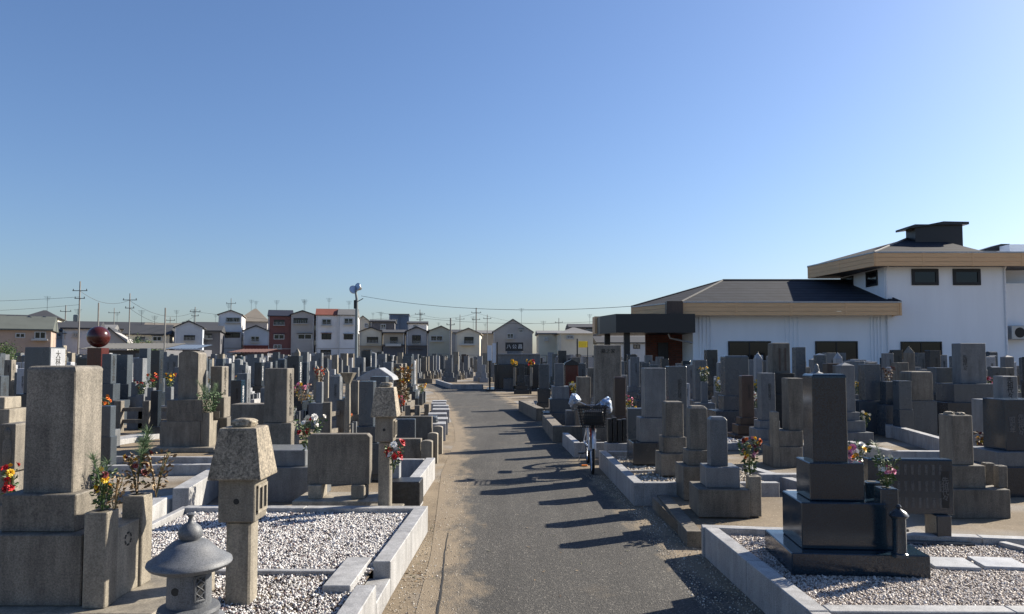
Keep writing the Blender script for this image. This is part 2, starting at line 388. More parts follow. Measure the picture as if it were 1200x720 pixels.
def pebbles(name, poly, z, size, n, mat, seed, base=True, clump=0.):
    g = np.random.default_rng(seed); P = np.array(poly); lo, hi = P.min(0), P.max(0)
    x = g.uniform(lo[0], hi[0], n * 2); y = g.uniform(lo[1], hi[1], n * 2); k = in_poly(x, y, poly); x, y = x[k][:n], y[k][:n]; n = len(x)
    s = size * g.lognormal(0, .28, n); q = g.normal(size=(n, 4)); q /= np.linalg.norm(q, axis=1)[:, None]
    a, b, c, d = q.T
    M = np.stack([1 - 2 * (c * c + d * d), 2 * (b * c - a * d), 2 * (b * d + a * c), 2 * (b * c + a * d), 1 - 2 * (b * b + d * d), 2 * (c * d - a * b), 2 * (b * d - a * c), 2 * (c * d + a * b), 1 - 2 * (b * b + c * c)], 1).reshape(n, 3, 3)
    V = ICO[None] * np.stack([s, s * g.uniform(.6, .95, n), s * g.uniform(.35, .7, n)], 1)[:, None]
    V = V * g.uniform(.85, 1.12, (n, 12, 1)); V = np.einsum('nij,nkj->nki', M, V)
    V[..., 0] += x[:, None]; V[..., 1] += y[:, None]; V[..., 2] += (z + g.uniform(-.1, .6, n) * s)[:, None]
    V = V.reshape(-1, 3); Fc = (ICF[None] + (np.arange(n) * 12)[:, None, None]).reshape(-1, 3)
    nb = 0
    if base:
        bv = np.array([(px_, py_, z - .004) for px_, py_ in poly]); nb = len(bv)
    me = bpy.data.meshes.new(name)
    allv = np.vstack([V, bv]) if base else V
    faces = len(Fc) + (1 if base else 0); loops = len(Fc) * 3 + nb
    me.vertices.add(len(allv)); me.vertices.foreach_set('co', allv.ravel())
    me.loops.add(loops); me.polygons.add(faces)
    li = Fc.ravel()
    if base: li = np.concatenate([li, np.arange(nb) + len(V)])
    me.loops.foreach_set('vertex_index', li)
    st = np.arange(len(Fc)) * 3
    if base: st = np.concatenate([st, [len(Fc) * 3]])
    me.polygons.foreach_set('loop_start', st)
    me.materials.append(MATS[mat]); me.materials.append(MATS['dirt'])
    mi = np.zeros(faces, int)
    if base: mi[-1] = 1
    me.polygons.foreach_set('material_index', mi)
    me.polygons.foreach_set('use_smooth', np.ones(faces, bool))
    me.update(calc_edges=True); me.validate()
    o = bpy.data.objects.new(name, me); C.objects.link(o); return tag(o, kind='stuff')
# ------------------------------------------------------------------ kerbs
def strip_box(bm, p, q, wd, z0, z1, side=1):
    """a kerb stone run from p to q, its width laid to the left (side 1) or right of the run"""
    p, q = Vector(p), Vector(q); d = (q - p).normalized(); nrm = Vector((-d.y, d.x)) * wd * side
    vs_ = [p, q, q + nrm, p + nrm]
    b = [bm.verts.new((v.x, v.y, z0)) for v in vs_]; t_ = [bm.verts.new((v.x, v.y, z1)) for v in vs_]
    bm.faces.new(b[::-1]); bm.faces.new(t_)
    for i in range(4): bm.faces.new((b[i], b[(i + 1) % 4], t_[(i + 1) % 4], t_[i]))
def kerb(name, label, runs, mat='kerb_stone', group=None, cat='kerb', bev=.005):
    """runs: (p, q, width, z0, z1, side)"""
    bm = bmesh.new()
    for r in runs:
        p, q = Vector(r[0]), Vector(r[1]); L = (q - p).length; n = max(1, round(L / 1.05)); d = (q - p) / n
        for i in range(n):      # single stones with a fine joint
            g = d.normalized() * .0015
            strip_box(bm, p + d * i + (g if i else g * 0), p + d * (i + 1) - (g if i < n - 1 else g * 0), r[2], r[3], r[4], r[5] if len(r) > 5 else 1)
    bmesh.ops.recalc_face_normals(bm, faces=bm.faces); bevel(bm, bev)
    return tag(mesh_obj(name, bm, mat), label, cat, group)
KZ = .24
# left white plot: X<-.8, Y 3..6.95
kl = [(-.83, 2.2), (-.815, 4.52), (-.812, 5.03), (-.77, 6.90)]
kerb('plot_kerb', 'white granite kerb round the black and white pebble plot, left of the road', [
    ((-.812, 5.03), (-.775, 6.78), .12, 0, KZ), ((-.775, 6.90), (-3.0, 6.93), .12, 0, KZ, 1),
    ((-.83, 2.2), (-.815, 4.52), .12, 0, KZ), ((-.815, 4.525), (-.812, 5.025), .148, 0, .13),
    ((-.972, 4.53), (-.966, 5.17), .17, .05, .232, 1), ((-1.145, 4.95), (-2.9, 4.97), .055, .05, .215, 1),
    ((-2.92, 5.15), (-2.98, 6.9), .06, 0, .235, 1)], group='stone kerbs round the grave plots')
pebbles('gravel', [(-.93, 4.93), (-.93, 6.82), (-2.93, 6.85), (-2.93, 4.93)], .195, .0078, 52000, 'pebble_mix', 1)
pebbles('gravel', [(-.93, 2.3), (-.93, 4.90), (-2.95, 4.90), (-2.95, 2.3)], .185, .0078, 40000, 'pebble_mix', 7)
# right pebble plot
kerb('plot_kerb', 'white granite kerb round the beige pebble plot of the polished black grave', [
    ((1.60, 2.6), (1.60, 4.06), .11, 0, KZ - .004, -1), ((1.60, 4.065), (1.55, 6.03), .11, 0, KZ, -1), ((1.55, 6.14), (4.6, 5.62), .11, 0, KZ, -1),
    ((1.715, 4.17), (4.7, 4.13), .11, 0, KZ - .002, -1), ((3.72, 5.66), (4.15, 4.30), .07, .0, .222, -1)], group='stone kerbs round the grave plots')
pebbles('gravel', [(1.66, 4.12), (1.63, 6.02), (3.74, 5.68), (4.1, 4.14)], .185, .0074, 44000, 'pebble_pink', 2)
bm = bmesh.new(); add_box(bm, 1.70, 5.2, 2.6, 4.05, 0, .19); add_box(bm, 4.2, 5.2, 4.18, 5.5, 0, .17)
tag(mesh_obj('earth_bed', bm, 'dirt'), kind='structure')
# old mossy terrace R2
bm = bmesh.new(); add_box(bm, 1.50, 3.3, 6.42, 8.0, 0, .115); tag(mesh_obj('earth_bed', bm, 'dirt'), kind='structure')
kerb('plot_kerb', 'old mossy brown kerb under the two small weathered pillar graves', [((1.48, 6.35), (1.56, 8.04), .13, 0, .135, -1), ((1.61, 6.35), (3.4, 6.20), .09, 0, .14, 1), ((3.3, 6.45), (3.3, 8.04), .12, 0, .13, -1)], 'old_kerb', 'stone kerbs round the grave plots')
# R3
kerb('plot_kerb', 'pale kerb beside the parked bicycle, around two blurred grey graves', [
    ((1.32, 8.10), (1.27, 10.9), .11, 0, .25, -1), ((1.43, 8.10), (2.9, 8.10), .10, 0, .25, 1), ((1.40, 9.2), (2.9, 9.42), .05, 0, .215, 1), ((1.40, 10.78), (2.9, 10.78), .10, 0, .25, 1)], group='stone kerbs round the grave plots')
pebbles('gravel', [(1.42, 8.2), (1.38, 10.8), (2.9, 10.8), (2.9, 8.2)], .17, .014, 9000, 'pebble_dirt', 3)
kerb('plot_kerb', 'short pale kerb just behind the bicycle', [((1.0, 12.0), (.92, 13.6), .11, 0, .24, -1), ((1.11, 12.0), (2.6, 12.0), .1, 0, .24, 1)], group='stone kerbs round the grave plots')
kerb('plot_kerb', 'dark brown low kerb in the shade left of the bicycle basket', [((.78, 14.2), (.70, 17.2), .2, 0, .3, -1), ((.98, 14.2), (3.2, 14.2), .15, 0, .3, 1)], 'old_kerb', 'stone kerbs round the grave plots')
kerb('plot_kerb', 'dark brown low kerb at the road before the paired dark graves', [((.62, 19.0), (.2, 22.6), .2, 0, .32, -1), ((.84, 19.0), (3.0, 19.0), .15, 0, .32, 1)], 'old_kerb', 'stone kerbs round the grave plots')
# right middle plots
kerb('plot_kerb', 'light kerb and pebbles before the broad blue grave right of centre', [((3.2, 13.0), (4.9, 12.95), .14, 0, .12, 1), ((4.9, 10.3), (4.9, 12.9), .14, 0, .18, 1), ((3.0, 9.0), (3.5, 9.0), .12, 0, .2, 1), ((3.5, 7.7), (3.05, 9.9), .13, 0, .17, -1), ((3.0, 8.1), (3.45, 8.1), .1, 0, .16, 1)], group='stone kerbs round the grave plots')
pebbles('gravel', [(3.2, 13.2), (3.2, 14.0), (4.95, 14.0), (4.95, 13.2)], .11, .02, 1500, 'pebble_mix', 5)
a = atz(990, 517, .22); b = atz(1044, 529, .22); c = atz(1120, 527, .22); d = atz(992, 487, .25); e = atz(1045, 499, .25); f_ = atz(1110, 517, .25); g_ = atz(1085, 493, .25)
kerb('plot_kerb', 'light kerb round the bare sandy plot with the little white marker post', [(a, b, .13, 0, .22), (b, (c[0], b[1] - .05), .13, 0, .22), (d, e, .13, 0, .25), (e, f_, .14, 0, .25), (e, g_, .12, 0, .24)], group='stone kerbs round the grave plots')
kerb('plot_kerb', 'pale low kerb with bare earth at the far end of the road, left of the communal monument', [((-3.0, 38.2), (-4.6, 46.2), .16, 0, .26), ((-3.0, 38.2), (-1.5, 38.0), .16, 0, .26, 1)], group='stone kerbs round the grave plots')
kerb('plot_kerb', 'long kerb across the far side of the cross road', [((-24, 46.3), (-5, 46.6), .16, 0, .3, 1)], 'old_kerb', 'stone kerbs round the grave plots')
# left side plots further back
kerb('plot_kerb', 'light kerb with curved notch between the pebble plot and the sandy plot', [
    (atz(168, 600, .3), atz(196, 583, .3), .18, 0, .30, 1), (atz(198, 584, .18), atz(222, 580, .18), .2, 0, .17), (atz(222, 572, .3), atz(262, 548, .3), .16, 0, .30, 1)], group='stone kerbs round the grave plots')
kerb('plot_kerb', 'long pale kerb crossing behind the pine sprigs at left', [(atz(120, 548, .12), atz(270, 546, .12), .12, 0, .14), (atz(118, 536, .1), atz(260, 537, .1), .10, 0, .11), (atz(125, 518, .1), atz(190, 508, .1), .45, 0, .10)], group='stone kerbs round the grave plots')
kerb('plot_kerb', 'pale kerb steps beside the road under the green black block', [
    ((-1.02, 8.0), (-1.02, 9.9), .12, 0, .28), ((-1.14, 8.0), (-1.6, 8.0), .12, 0, .12, -1), ((-.98, 7.55), (-.98, 8.25), .16, 0, .20, 1), ((-1.16, 9.8), (-3.2, 9.8), .1, 0, .27, -1)], group='stone kerbs round the grave plots')
bl = [(-1.28 - .075 * k * (1 + k * .09) + .03 * math.sin(k * 2.3), 14.4 + 1.3 * k + .15 * math.sin(k * 5)) for k in range(7)]
for k, (x, y) in enumerate(bl):
    o = kerb('kerb_block', None, [((x, y), (x - .05, y + .55), .42, 0, .33)], 'kerb_stone', 'blocks lining the left edge of the road')
    o['category'] = 'kerb'
    o['label'] = ('nearest pale block' if k == 0 else 'pale block, %s from the near end,' % ['', 'second', 'third', 'fourth', 'fifth', 'sixth', 'seventh', 'eighth', 'ninth'][k]) + ' in the row edging the left roadside'
pebbles('grit', [(-.80, 4.2), (-.76, 8.5), (-1.05, 10.2), (-.6, 10.2), (-.3, 4.2)], .0, .005, 2600, 'pebble_dirt', 9, base=False)
pebbles('grit', [(1.2, 4.2), (1.2, 8.0), (1.0, 10.2), (1.3, 10.2), (1.55, 6.4), (1.6, 4.2)], .004, .005, 2400, 'pebble_dirt', 10, base=False)
def litter(name, spots, n, seed):
    g = random.Random(seed); bm = bmesh.new()
    for i in range(n):
        x, y, z, sp = g.choice(spots); p = Vector((x + g.gauss(0, sp), y + g.gauss(0, sp * 2.5), z + .004)); a = g.uniform(0, 6.28); L = g.uniform(.008, .02); w_ = L * .4
        u = Vector((math.cos(a), math.sin(a), g.uniform(-.1, .3))) * L; v = Vector((-math.sin(a), math.cos(a), g.uniform(0, .3))) * w_
        bm.faces.new([bm.verts.new(q) for q in (p - u, p + v, p + u, p - v)])
    return tag(mesh_obj(name, bm, 'dry_leaf'), kind='stuff')
litter('leaf_litter', [(-.70, 5.5, .0, .05), (-.70, 7.2, 0, .06), (1.5, 5.2, .0, .05), (1.45, 7.4, .0, .06), (1.25, 9., .0, .06), (-.9, 9.6, 0, .08), (.2, 6.5, .006, .5), (1.9, 6.9, .12, .1), (-1.6, 5.8, .2, .3)], 420, 5)
# ------------------------------------------------------------------ bouquets
def bouquet(name, label, loc, h=.32, spread=.11, cols=('petal_yellow',), nb=14, leafmat='leaf', nl=110, bs=.024, pine=0, group='flowers set at the graves', seed=0):
    g = random.Random(seed + hash(label or '') % 1 + int(loc[0] * 77 + loc[1] * 31))
    root = empty(name, loc, 0, label, 'flowers', group)
    bm = bmesh.new()
    for i in range(7):
        a = g.uniform(0, 6.28); s = spread * g.uniform(.2, .8)
        add_tube(bm, [(0, 0, -.03), (s * .4 * math.cos(a), s * .4 * math.sin(a), h * .4), (s * math.cos(a), s * math.sin(a), h * .85)], .003, 5)
    for i in range(int(nl * 1.6)):
        a = g.uniform(0, 6.28); z = h * g.uniform(.05, .95); s = spread * (.25 + .8 * z / h) * math.sqrt(g.random()); L = g.uniform(.022, .05) * (h / .32); wd = L * .28
        c = Vector((s * math.cos(a), s * math.sin(a), z)); d = Vector((math.cos(a) + g.uniform(-.6, .6), math.sin(a) + g.uniform(-.6, .6), g.uniform(-.5, .9))).normalized()
        u = d.cross(Vector((g.uniform(-1, 1), g.uniform(-1, 1), g.uniform(-1, 1)))).normalized(); up = d.cross(u) * wd * .5
        q = [c, c + d * L * .5 + u * wd + up, c + d * L, c + d * L * .5 - u * wd + up]
        bm.faces.new([bm.verts.new(v) for v in q])
    mesh_obj('leaves', bm, leafmat, root)
    if nb:
        mats = list(cols); bm = bmesh.new()
        for i in range(nb):
            a = g.uniform(0, 6.28); z = h * g.uniform(.45, 1.05); s = spread * (.3 + .75 * z / h) * math.sqrt(g.uniform(.2, 1)); r = bs * g.uniform(.7, 1.3)
            c = Vector((s * math.cos(a), s * math.sin(a), z)); n_ = (Vector((math.cos(a), math.sin(a), g.uniform(0, 1.2)))).normalized(); mi = g.randrange(len(mats))
            u = n_.orthogonal().normalized(); v_ = n_.cross(u)
            for lay, (rk, lift, cnt) in enumerate(((1., .15, 9), (.66, .5, 7), (.35, .8, 5))):
                for k in range(cnt):
                    t = 6.283 * (k + lay * .5) / cnt; d1 = u * math.cos(t) + v_ * math.sin(t); sd = (u * -math.sin(t) + v_ * math.cos(t)) * r * .34 * (rk + .3)
                    b0 = c + n_ * r * .1; b1 = c + d1 * r * rk * .65 + n_ * r * lift * .5; b2 = c + d1 * r * rk + n_ * r * lift
                    f = bm.faces.new([bm.verts.new(b0), bm.verts.new(b1 - sd), bm.verts.new(b2), bm.verts.new(b1 + sd)]); f.material_index = mi
        mesh_obj('blossoms', bm, mats, root)
    if pine:
        bm = bmesh.new()
        for i in range(pine):
            a = g.uniform(0, 6.28); tip = Vector((math.cos(a) * spread * .9, math.sin(a) * spread * .9, h * g.uniform(1.1, 1.5))); b0 = Vector((0, 0, h * .4))
            add_tube(bm, [b0, b0.lerp(tip, .5), tip], [.004, .003, .002], 5)
            for k in range(80):
                s = g.uniform(.45, 1); p = b0.lerp(tip, s); d = (Vector((g.uniform(-1, 1), g.uniform(-1, 1), g.uniform(.1, 1.1)))).normalized(); L = .085 * (h / .32)
                u = d.orthogonal().normalized() * .0016
                bm.faces.new([bm.verts.new(p - u), bm.verts.new(p + u), bm.verts.new(p + d * L)])
        mesh_obj('pine_sprigs', bm, 'pine', root)
    return root
# ------------------------------------------------------------------ graves
TIERN = {2: ['base', 'shaft'], 3: ['lower_base', 'upper_base', 'shaft'], 4: ['lower_base', 'middle_base', 'upper_base', 'shaft'], 1: ['shaft']}
HERO = []     # (x0,x1,y0,y1) footprints kept clear by the field
def vase(parent, mat, cx, cy, z0, s, h):
    bm = bmesh.new(); add_box(bm, -s / 2, s / 2, -s / 2, s / 2, 0, h); bevel(bm, .005)
    bmesh.ops.create_circle(bm, cap_ends=True, radius=s * .28, segments=10, matrix=Matrix.Translation((0, 0, h + .002)))
    bm.faces.ensure_lookup_table(); bm.faces[-1].material_index = 1
    return mesh_obj('flower_vase', bm, [mat, 'rubber'], parent, (cx, cy, z0))
def grave_px(label, mat, tiers, yb=None, Y=None, z0=0., style='flat', rz=0., ratio=(1, 1, 1, 1), mats=None, group='gravestones', vases=None, cat='gravestone', bev=.006, yoff=0.):
    """tiers bottom->top: (xl, xr, y_top) of the face turned to the camera; positions in space follow from the ground contact yb (or distance Y)"""
    if Y is None: Y = atz(600, yb, z0)[1]
    xl, xr, yt = tiers[0]; w0 = (xr - xl) / F * Y; d0 = w0 * ratio[0]; Yc = Y + d0 / 2
    Xc = (xl + xr - 1200) / 2 / F * Y
    root = empty('gravestone', (Xc, Yc, 0), R(rz), label, cat, group)
    z = z0; names = TIERN[len(tiers)]; dims = []
    for i, (xl, xr, yt) in enumerate(tiers):
        dx = (xr - xl) / F; w_ = dx * Yc / (1 + dx * ratio[i] / 2); d_ = w_ * ratio[i]; Yf = Yc - d_ / 2
        cx = (xl + xr - 1200) / 2 / F * Yf - Xc; zt = aty(600, yt, Yf)[1]; m = mats[i] if mats else mat
        last = i == len(tiers) - 1
        if last: mesh_obj(names[i], shaft_bm(w_, d_, max(.02, zt - z), style), m, root, (cx, yoff, z))
        else: block(names[i], m, root, cx, yoff * 0, z, w_, d_, max(.02, zt - z), bev)
        dims.append((cx, w_, d_, z, zt)); z = zt
    HERO.append((Xc - w0 * .75, Xc + w0 * .75, Yc - d0 * .75, Yc + d0 * .75))
    if vases:
        cx, w_, d_, za, zt = dims[0]; s = vases.get('s', .12); h = vases['h']; off = vases.get('off', .0)
        for sg in (-1, 1): vase(root, vases.get('mat', mat), cx + w_ / 2 + s / 2 + off, sg * (d_ / 2 - s / 2), z0, s, h)
        if vases.get('mid'): block('incense_block', vases.get('mat', mat), root, cx + w_ / 2 + s / 2 + off - .01, 0, z0, s * .9, d_ - 2 * s - .02, h * vases['mid'])
    return root, dims
# ================================================================== near graves, left
gr, dm = grave_px('tan granite gravestone with rounded top, biggest and nearest at the left', 'tan_granite', [(-12, 103, 627), (8, 94.5, 580), (32, 90, 429)], yb=711, z0=.30, style='soft', ratio=(1, 1.02, 1.02))
block('foundation_slab', 'sand_granite', gr, .07, .02, 0, 1.26, .80, .30, .012)
gx, gy = gr.location.x, gr.location.y; K = .897
for Y_, top in ((4.36 * K, .793), (4.78 * K, .81)): vase(gr, 'sand_granite', -2.425 * K - gx, Y_ + .06 - gy, .30, .12, top - .30)
ib = block('incense_block', 'sand_granite', gr, -2.44 * K - gx, 4.64 * K - gy, .30, .115, .245, .385, .004)
bm = bmesh.new()
for k in range(6):
    a = k * math.pi / 3; c_ = Vector((.0, math.cos(a) * .031, math.sin(a) * .031))
    for j in range(2):
        b0 = c_ + Vector((0, math.cos(a + 1.57) * .011 * (j * 2 - 1), math.sin(a + 1.57) * .011 * (j * 2 - 1)))
        add_box(bm, -.001, .002, b0.y - .005, b0.y + .005, b0.z - .005, b0.z + .005)
mesh_obj('crest', bm, 'ink', ib, (.0585, 0, .30))
bouquet('flower_bouquet', 'withered leafy bouquet with orange flower and pine top, in the nearer left vase', (-2.175, 3.97, .793), .22, .06, ('petal_yellow', 'petal_maroon'), 8, 'leaf', 110, .020, 2)
bouquet('dried_spray', 'dry brown seed spray leaning from the nearer left vase', (-2.13, 4.01, .79), .20, .07, ('petal_orange',), 0, 'dry_leaf', 80)
bouquet('flower_bouquet', 'maroon and yellow bouquet under pine sprigs, in the farther left vase', (-2.18, 4.35, .81), .25, .075, ('petal_maroon', 'petal_maroon', 'petal_yellow'), 12, 'dry_leaf', 90, .021, 4)
bouquet('dried_spray', 'dry brown seed spray on the right of the farther left vase', (-2.10, 4.41, .81), .25, .10, (), 0, 'dry_leaf', 80)
# statue stone and neighbours at the left edge
gr, dm = grave_px('small stone with a worn standing figure carved on its side, left edge', 'tan_granite', [(-12, 24, 592), (-6, 21, 552), (3.5, 22, 497)], Y=6.6, z0=0, style='soft', ratio=(1, 1, 1.9))
cx, w_, d_, za, zt = dm[-1]
bm = bmesh.new(); add_lathe(bm, [(.012, 0), (.036, .02), (.044, .14), (.04, .24), (.02, .27), (.028, .29), (.03, .33), (.012, .365)], 12)
for v in bm.verts: v.co.y *= .3
mesh_obj('carved_figure', bm, 'tan_granite', gr, (cx, -d_ / 2, za + .02), smooth=True)
bouquet('flower_bouquet', 'red, magenta and yellow bouquet at the left picture edge', (*atz(10, 610, .3)[:2], .38), .34, .05, ('petal_red', 'petal_pink', 'petal_yellow'), 12, 'leaf', 40, .03)
grave_px('wide pale tan wall-like grave base behind the worn figure stone', 'sand_granite', [(-30, 14, 502), (-26, 14, 480), (-22, 8, 466)], Y=9.5, z0=0, style='flat')
# low dark stones between
grave_px('very tall dark blue gravestone with 大林 carved on its sunlit side', 'dark_granite', [(13, 78, 490), (20, 72, 462), (29, 59, 407)], Y=12.6, z0=0.05, style='flat', mats=['dark_granite', 'dark_granite', 'blue_granite'])
g_ = bpy.data.objects[-1]
def last_grave(): return [o for o in C.objects if o.name.startswith('gravestone') and o.type == 'EMPTY'][-1]
def write_on(gr, dm, txt, size, mat='ink', face='+x', zc=None, off=.0):
    cx, w_, d_, za, zt = dm[-1]; zc = (za + zt) / 2 if zc is None else zt - zc
    sh = [c for c in gr.children if c.name.startswith('shaft')][0]
    loc = (w_ / 2 + .001, off, zc - za) if face == '+x' else (off, -d_ / 2 - .001, zc - za)
    return writing(txt, size, mat, sh, loc, face, .002)
NM = []
def G(*a, **k):
    r = grave_px(*a, **k); NM.append(r); return r
gr = last_grave(); HX = None
gr, dm = G('narrow tall gravestone with dark lettering, just right of the 大林 stone', 'sand_granite', [(66, 88, 480), (68, 84, 455), (72.5, 75, 405)], Y=13.4, z0=0, ratio=(1, 1, 2.6))
write_on(gr, dm, '男山家', .13, zc=.25)
gr = [o for o in C.objects if o.get('label', '').startswith('very tall dark blue')][0]
sh = [c for c in gr.children if c.name.startswith('shaft')][0]; bb = sh.bound_box
lit = bmesh.new(); x1_ = max(b[0] for b in bb); y0_ = min(b[1] for b in bb); y1_ = max(b[1] for b in bb); h_ = max(b[2] for b in bb)
add_box(lit, 0, .012, y0_ * .93, y1_ * .93, .02, h_ - .02); mesh_obj('lit_face_plate', lit, 'light_granite', sh, (x1_ * .985, 0, 0))  # pale plate puts the sunlit look into the colour of the dark shaft's side
writing('大林', .15, 'ink', sh, (x1_ * .985 + .013, 0, h_ - .20), '+x', .002)
G('little dark blue stone with slanted top, right of the big tan stone', 'blue_granite', [(119, 133, 512), (120, 132, 476)], Y=10.6, z0=.05, style='soft')
# ball on a red pillar
X_, Z_ = aty(115.5, 395, 19.0); s_ = .36
root = empty('sphere_monument', (X_, 19, 0), 0, 'dark red polished stone ball on a square red granite pillar', 'monument')
block('base', 'dark_granite', root, 0, 0, 0, .9, .9, .5); block('pillar', 'red_granite', root, 0, 0, .5, .36, .36, aty(0, 408, 19.)[1] - .5, .004)
bm = bmesh.new(); bmesh.ops.create_uvsphere(bm, u_segments=32, v_segments=20, radius=.275); mesh_obj('ball', bm, 'red_granite', root, (0, 0, Z_), smooth=True)
HERO.append((X_ - .6, X_ + .6, 18.4, 19.6))
# group between the ball and the rounded tan stone
gr, dm = G('dark stone with lit lettered edge, immediately right of the red ball pillar', 'blue_granite', [(112, 140, 470), (118, 134, 450), (120, 131, 415)], Y=17.5, ratio=(1, 1, 1.1)); write_on(gr, dm, '先祖代々之墓', .12)
G('tall dark stone on three stepped bases, second right of the red ball', 'blue_granite', [(127, 156, 467), (130.5, 152, 450.5), (137, 150, 416)], yb=486, z0=.0, mats=['dark_granite', 'blue_granite', 'blue_granite'])
G('brownish stone with smooth lit side, third right of the red ball', 'grey_granite', [(152, 176, 465), (155, 171, 448), (157, 168, 420)], Y=18.2)
G('blue stone behind, under the end of the long shed roof', 'blue_granite', [(162, 178, 450), (163.5, 173, 408.5)], Y=22)
gr, dm = G('square-topped dark stone with white lettered side, right of the long shed', 'dark_granite', [(174, 190, 460), (177, 187.5, 411)], Y=19.5); write_on(gr, dm, '先祖代々之墓', .13)
G('low dark stone with small roof cap beneath orange flowers at left', 'dark_granite', [(176, 190, 500), (178, 187, 458)], Y=14.8)
# tan rounded one (blurred face) with vases and leaves
gr, dm = G('large tan gravestone with curved top beside a leafy evergreen, left of centre', 'tan_granite', [(190, 237, 494), (197, 239, 469), (210, 233, 411.5)], yb=524, z0=.08, style='archx', ratio=(.9, 1, 1), rz=0)
x_, y_ = gr.location.x, gr.location.y
block('foundation_slab', 'sand_granite', gr, .12, 0, 0, 1.05, .9, .085, .01); vase(gr, 'sand_granite', .42, -.22, .08, .15, .58); vase(gr, 'sand_granite', .42, .22, .08, .15, .58); block('incense_block', 'sand_granite', gr, .42, 0, .08, .13, .26, .42)
bouquet('evergreen_spray', 'bushy green evergreen sprigs standing right of the large curved tan stone', (x_ + .46, y_ - .2, .66), .36, .22, (), 0, 'pine', 260, .02, 7)
gr, dm = G('tan gravestone with smooth lit face behind the evergreen sprigs', 'tan_granite', [(240, 268, 490), (244, 264, 466), (247.5, 261, 429.5)], Y=13.2, style='soft', ratio=(1, 1, 1.5)); write_on(gr, dm, '先祖代々之墓', .1)
# stone fences
def fence(name, label, pts, h, cap='soft', mat='tan_granite', s=.15, rails=(.35, .72), rmat=None):
    root = empty(name, (*pts[0], 0), 0, label, 'stone fence'); p0 = Vector(pts[0])
    for p in pts:
        d = Vector(p) - p0; mesh_obj('post', shaft_bm(s, s, h, cap), mat, root, (d.x, d.y, 0)); HERO.append((p[0] - .3, p[0] + .3, p[1] - .3, p[1] + .3))
    for rz_ in rails:
        for a, b in zip(pts, pts[1:]):
            a2, b2 = Vector(a) - p0, Vector(b) - p0; bm = bmesh.new()
            dd = (b2 - a2).normalized() * s * .45; strip_box(bm, a2 + dd, b2 - dd, .06, h * rz_ - .04, h * rz_ + .04); bmesh.ops.recalc_face_normals(bm, faces=bm.faces)
            mesh_obj('rail', bm, rmat or mat, root)
    return root
fence('stone_fence', 'low tan stone posts joined by two rails, right of the big left stone', [atz(139, 507), atz(172, 507), atz(205, 507)], .68)
fence('stone_fence', 'two rounded stone posts and rails left of the farther lantern pillar', [atz(383, 528), atz(399, 522)], .84, 'arch', 'tan_granite', .13)
# tall pillar with lit text, and slab beside it
gr, dm = G('tall dark tan gravestone with a lettered sunlit edge, centre left', 'tan_granite', [(296, 345, 527), (310, 343, 496), (310.5, 337.5, 432)], Y=9.0, z0=0, ratio=(1, 1, 1)); write_on(gr, dm, '先祖代々之墓', .105)
X0_, X1_ = (272 - 600) / F * 9.3, (312 - 600) / F * 9.3
root = empty('stone_screen', ((X0_ + X1_) / 2, 9.45, 0), 0, 'low wide tan slab standing left of the tall lettered pillar', 'stone slab')
block('slab', 'tan_granite', root, 0, 0, .3, X1_ - X0_, .3, aty(0, 474, 9.3)[1] - .3); block('base', 'tan_granite', root, 0, 0, 0, X1_ - X0_ + .1, .42, .3)
bouquet('flower_bouquet', 'white and red bouquet of carnations right of the tall lettered pillar', (*atz(362, 530, .58), .60), .36, .17, ('petal_red', 'petal_white', 'petal_white'), 18, 'leaf', 130, .035)
bouquet('flower_bouquet', 'pinkish dry bouquet above the red and white carnations', (*atz(353, 475, .9), .95), .26, .16, ('petal_pink', 'petal_yellow', 'petal_maroon'), 16, 'dry_leaf', 110, .028)
# slab monument on feet
Y5 = 7.35; x0, z0_ = aty(360, 568, Y5); x1, z1_ = aty(433.5, 509, Y5)
root = empty('memorial_slab', ((x0 + x1) / 2, Y5, .0), 0, 'wide plain stone slab on two feet behind the pebble plot', 'memorial slab')
bm = bmesh.new(); k = .03; w_ = x1 - x0; pts = [(-w_ / 2, z0_), (w_ / 2, z0_), (w_ / 2, z1_ - k), (w_ / 2 - k, z1_), (-w_ / 2 + k, z1_), (-w_ / 2, z1_ - k)]
extrude_profile(bm, pts, 0, .13, 'y'); bevel(bm, .004); mesh_obj('slab', bm, 'tan_granite', root)
for sx_ in (-.22, .2): block('foot', 'sand_granite', root, sx_, .07, .225, .13, .24, z0_ - .225)
block('plinth', 'sand_granite', root, .02, .1, 0, w_ + .25, .5, .225)
HERO.append((x0, x1, 6.9, 8.3))
root = G('grey three-step grave base partly hidden behind the wide plain slab', 'grey_granite', [(296, 372, 548), (300, 360, 528)], Y=8.3, z0=0)
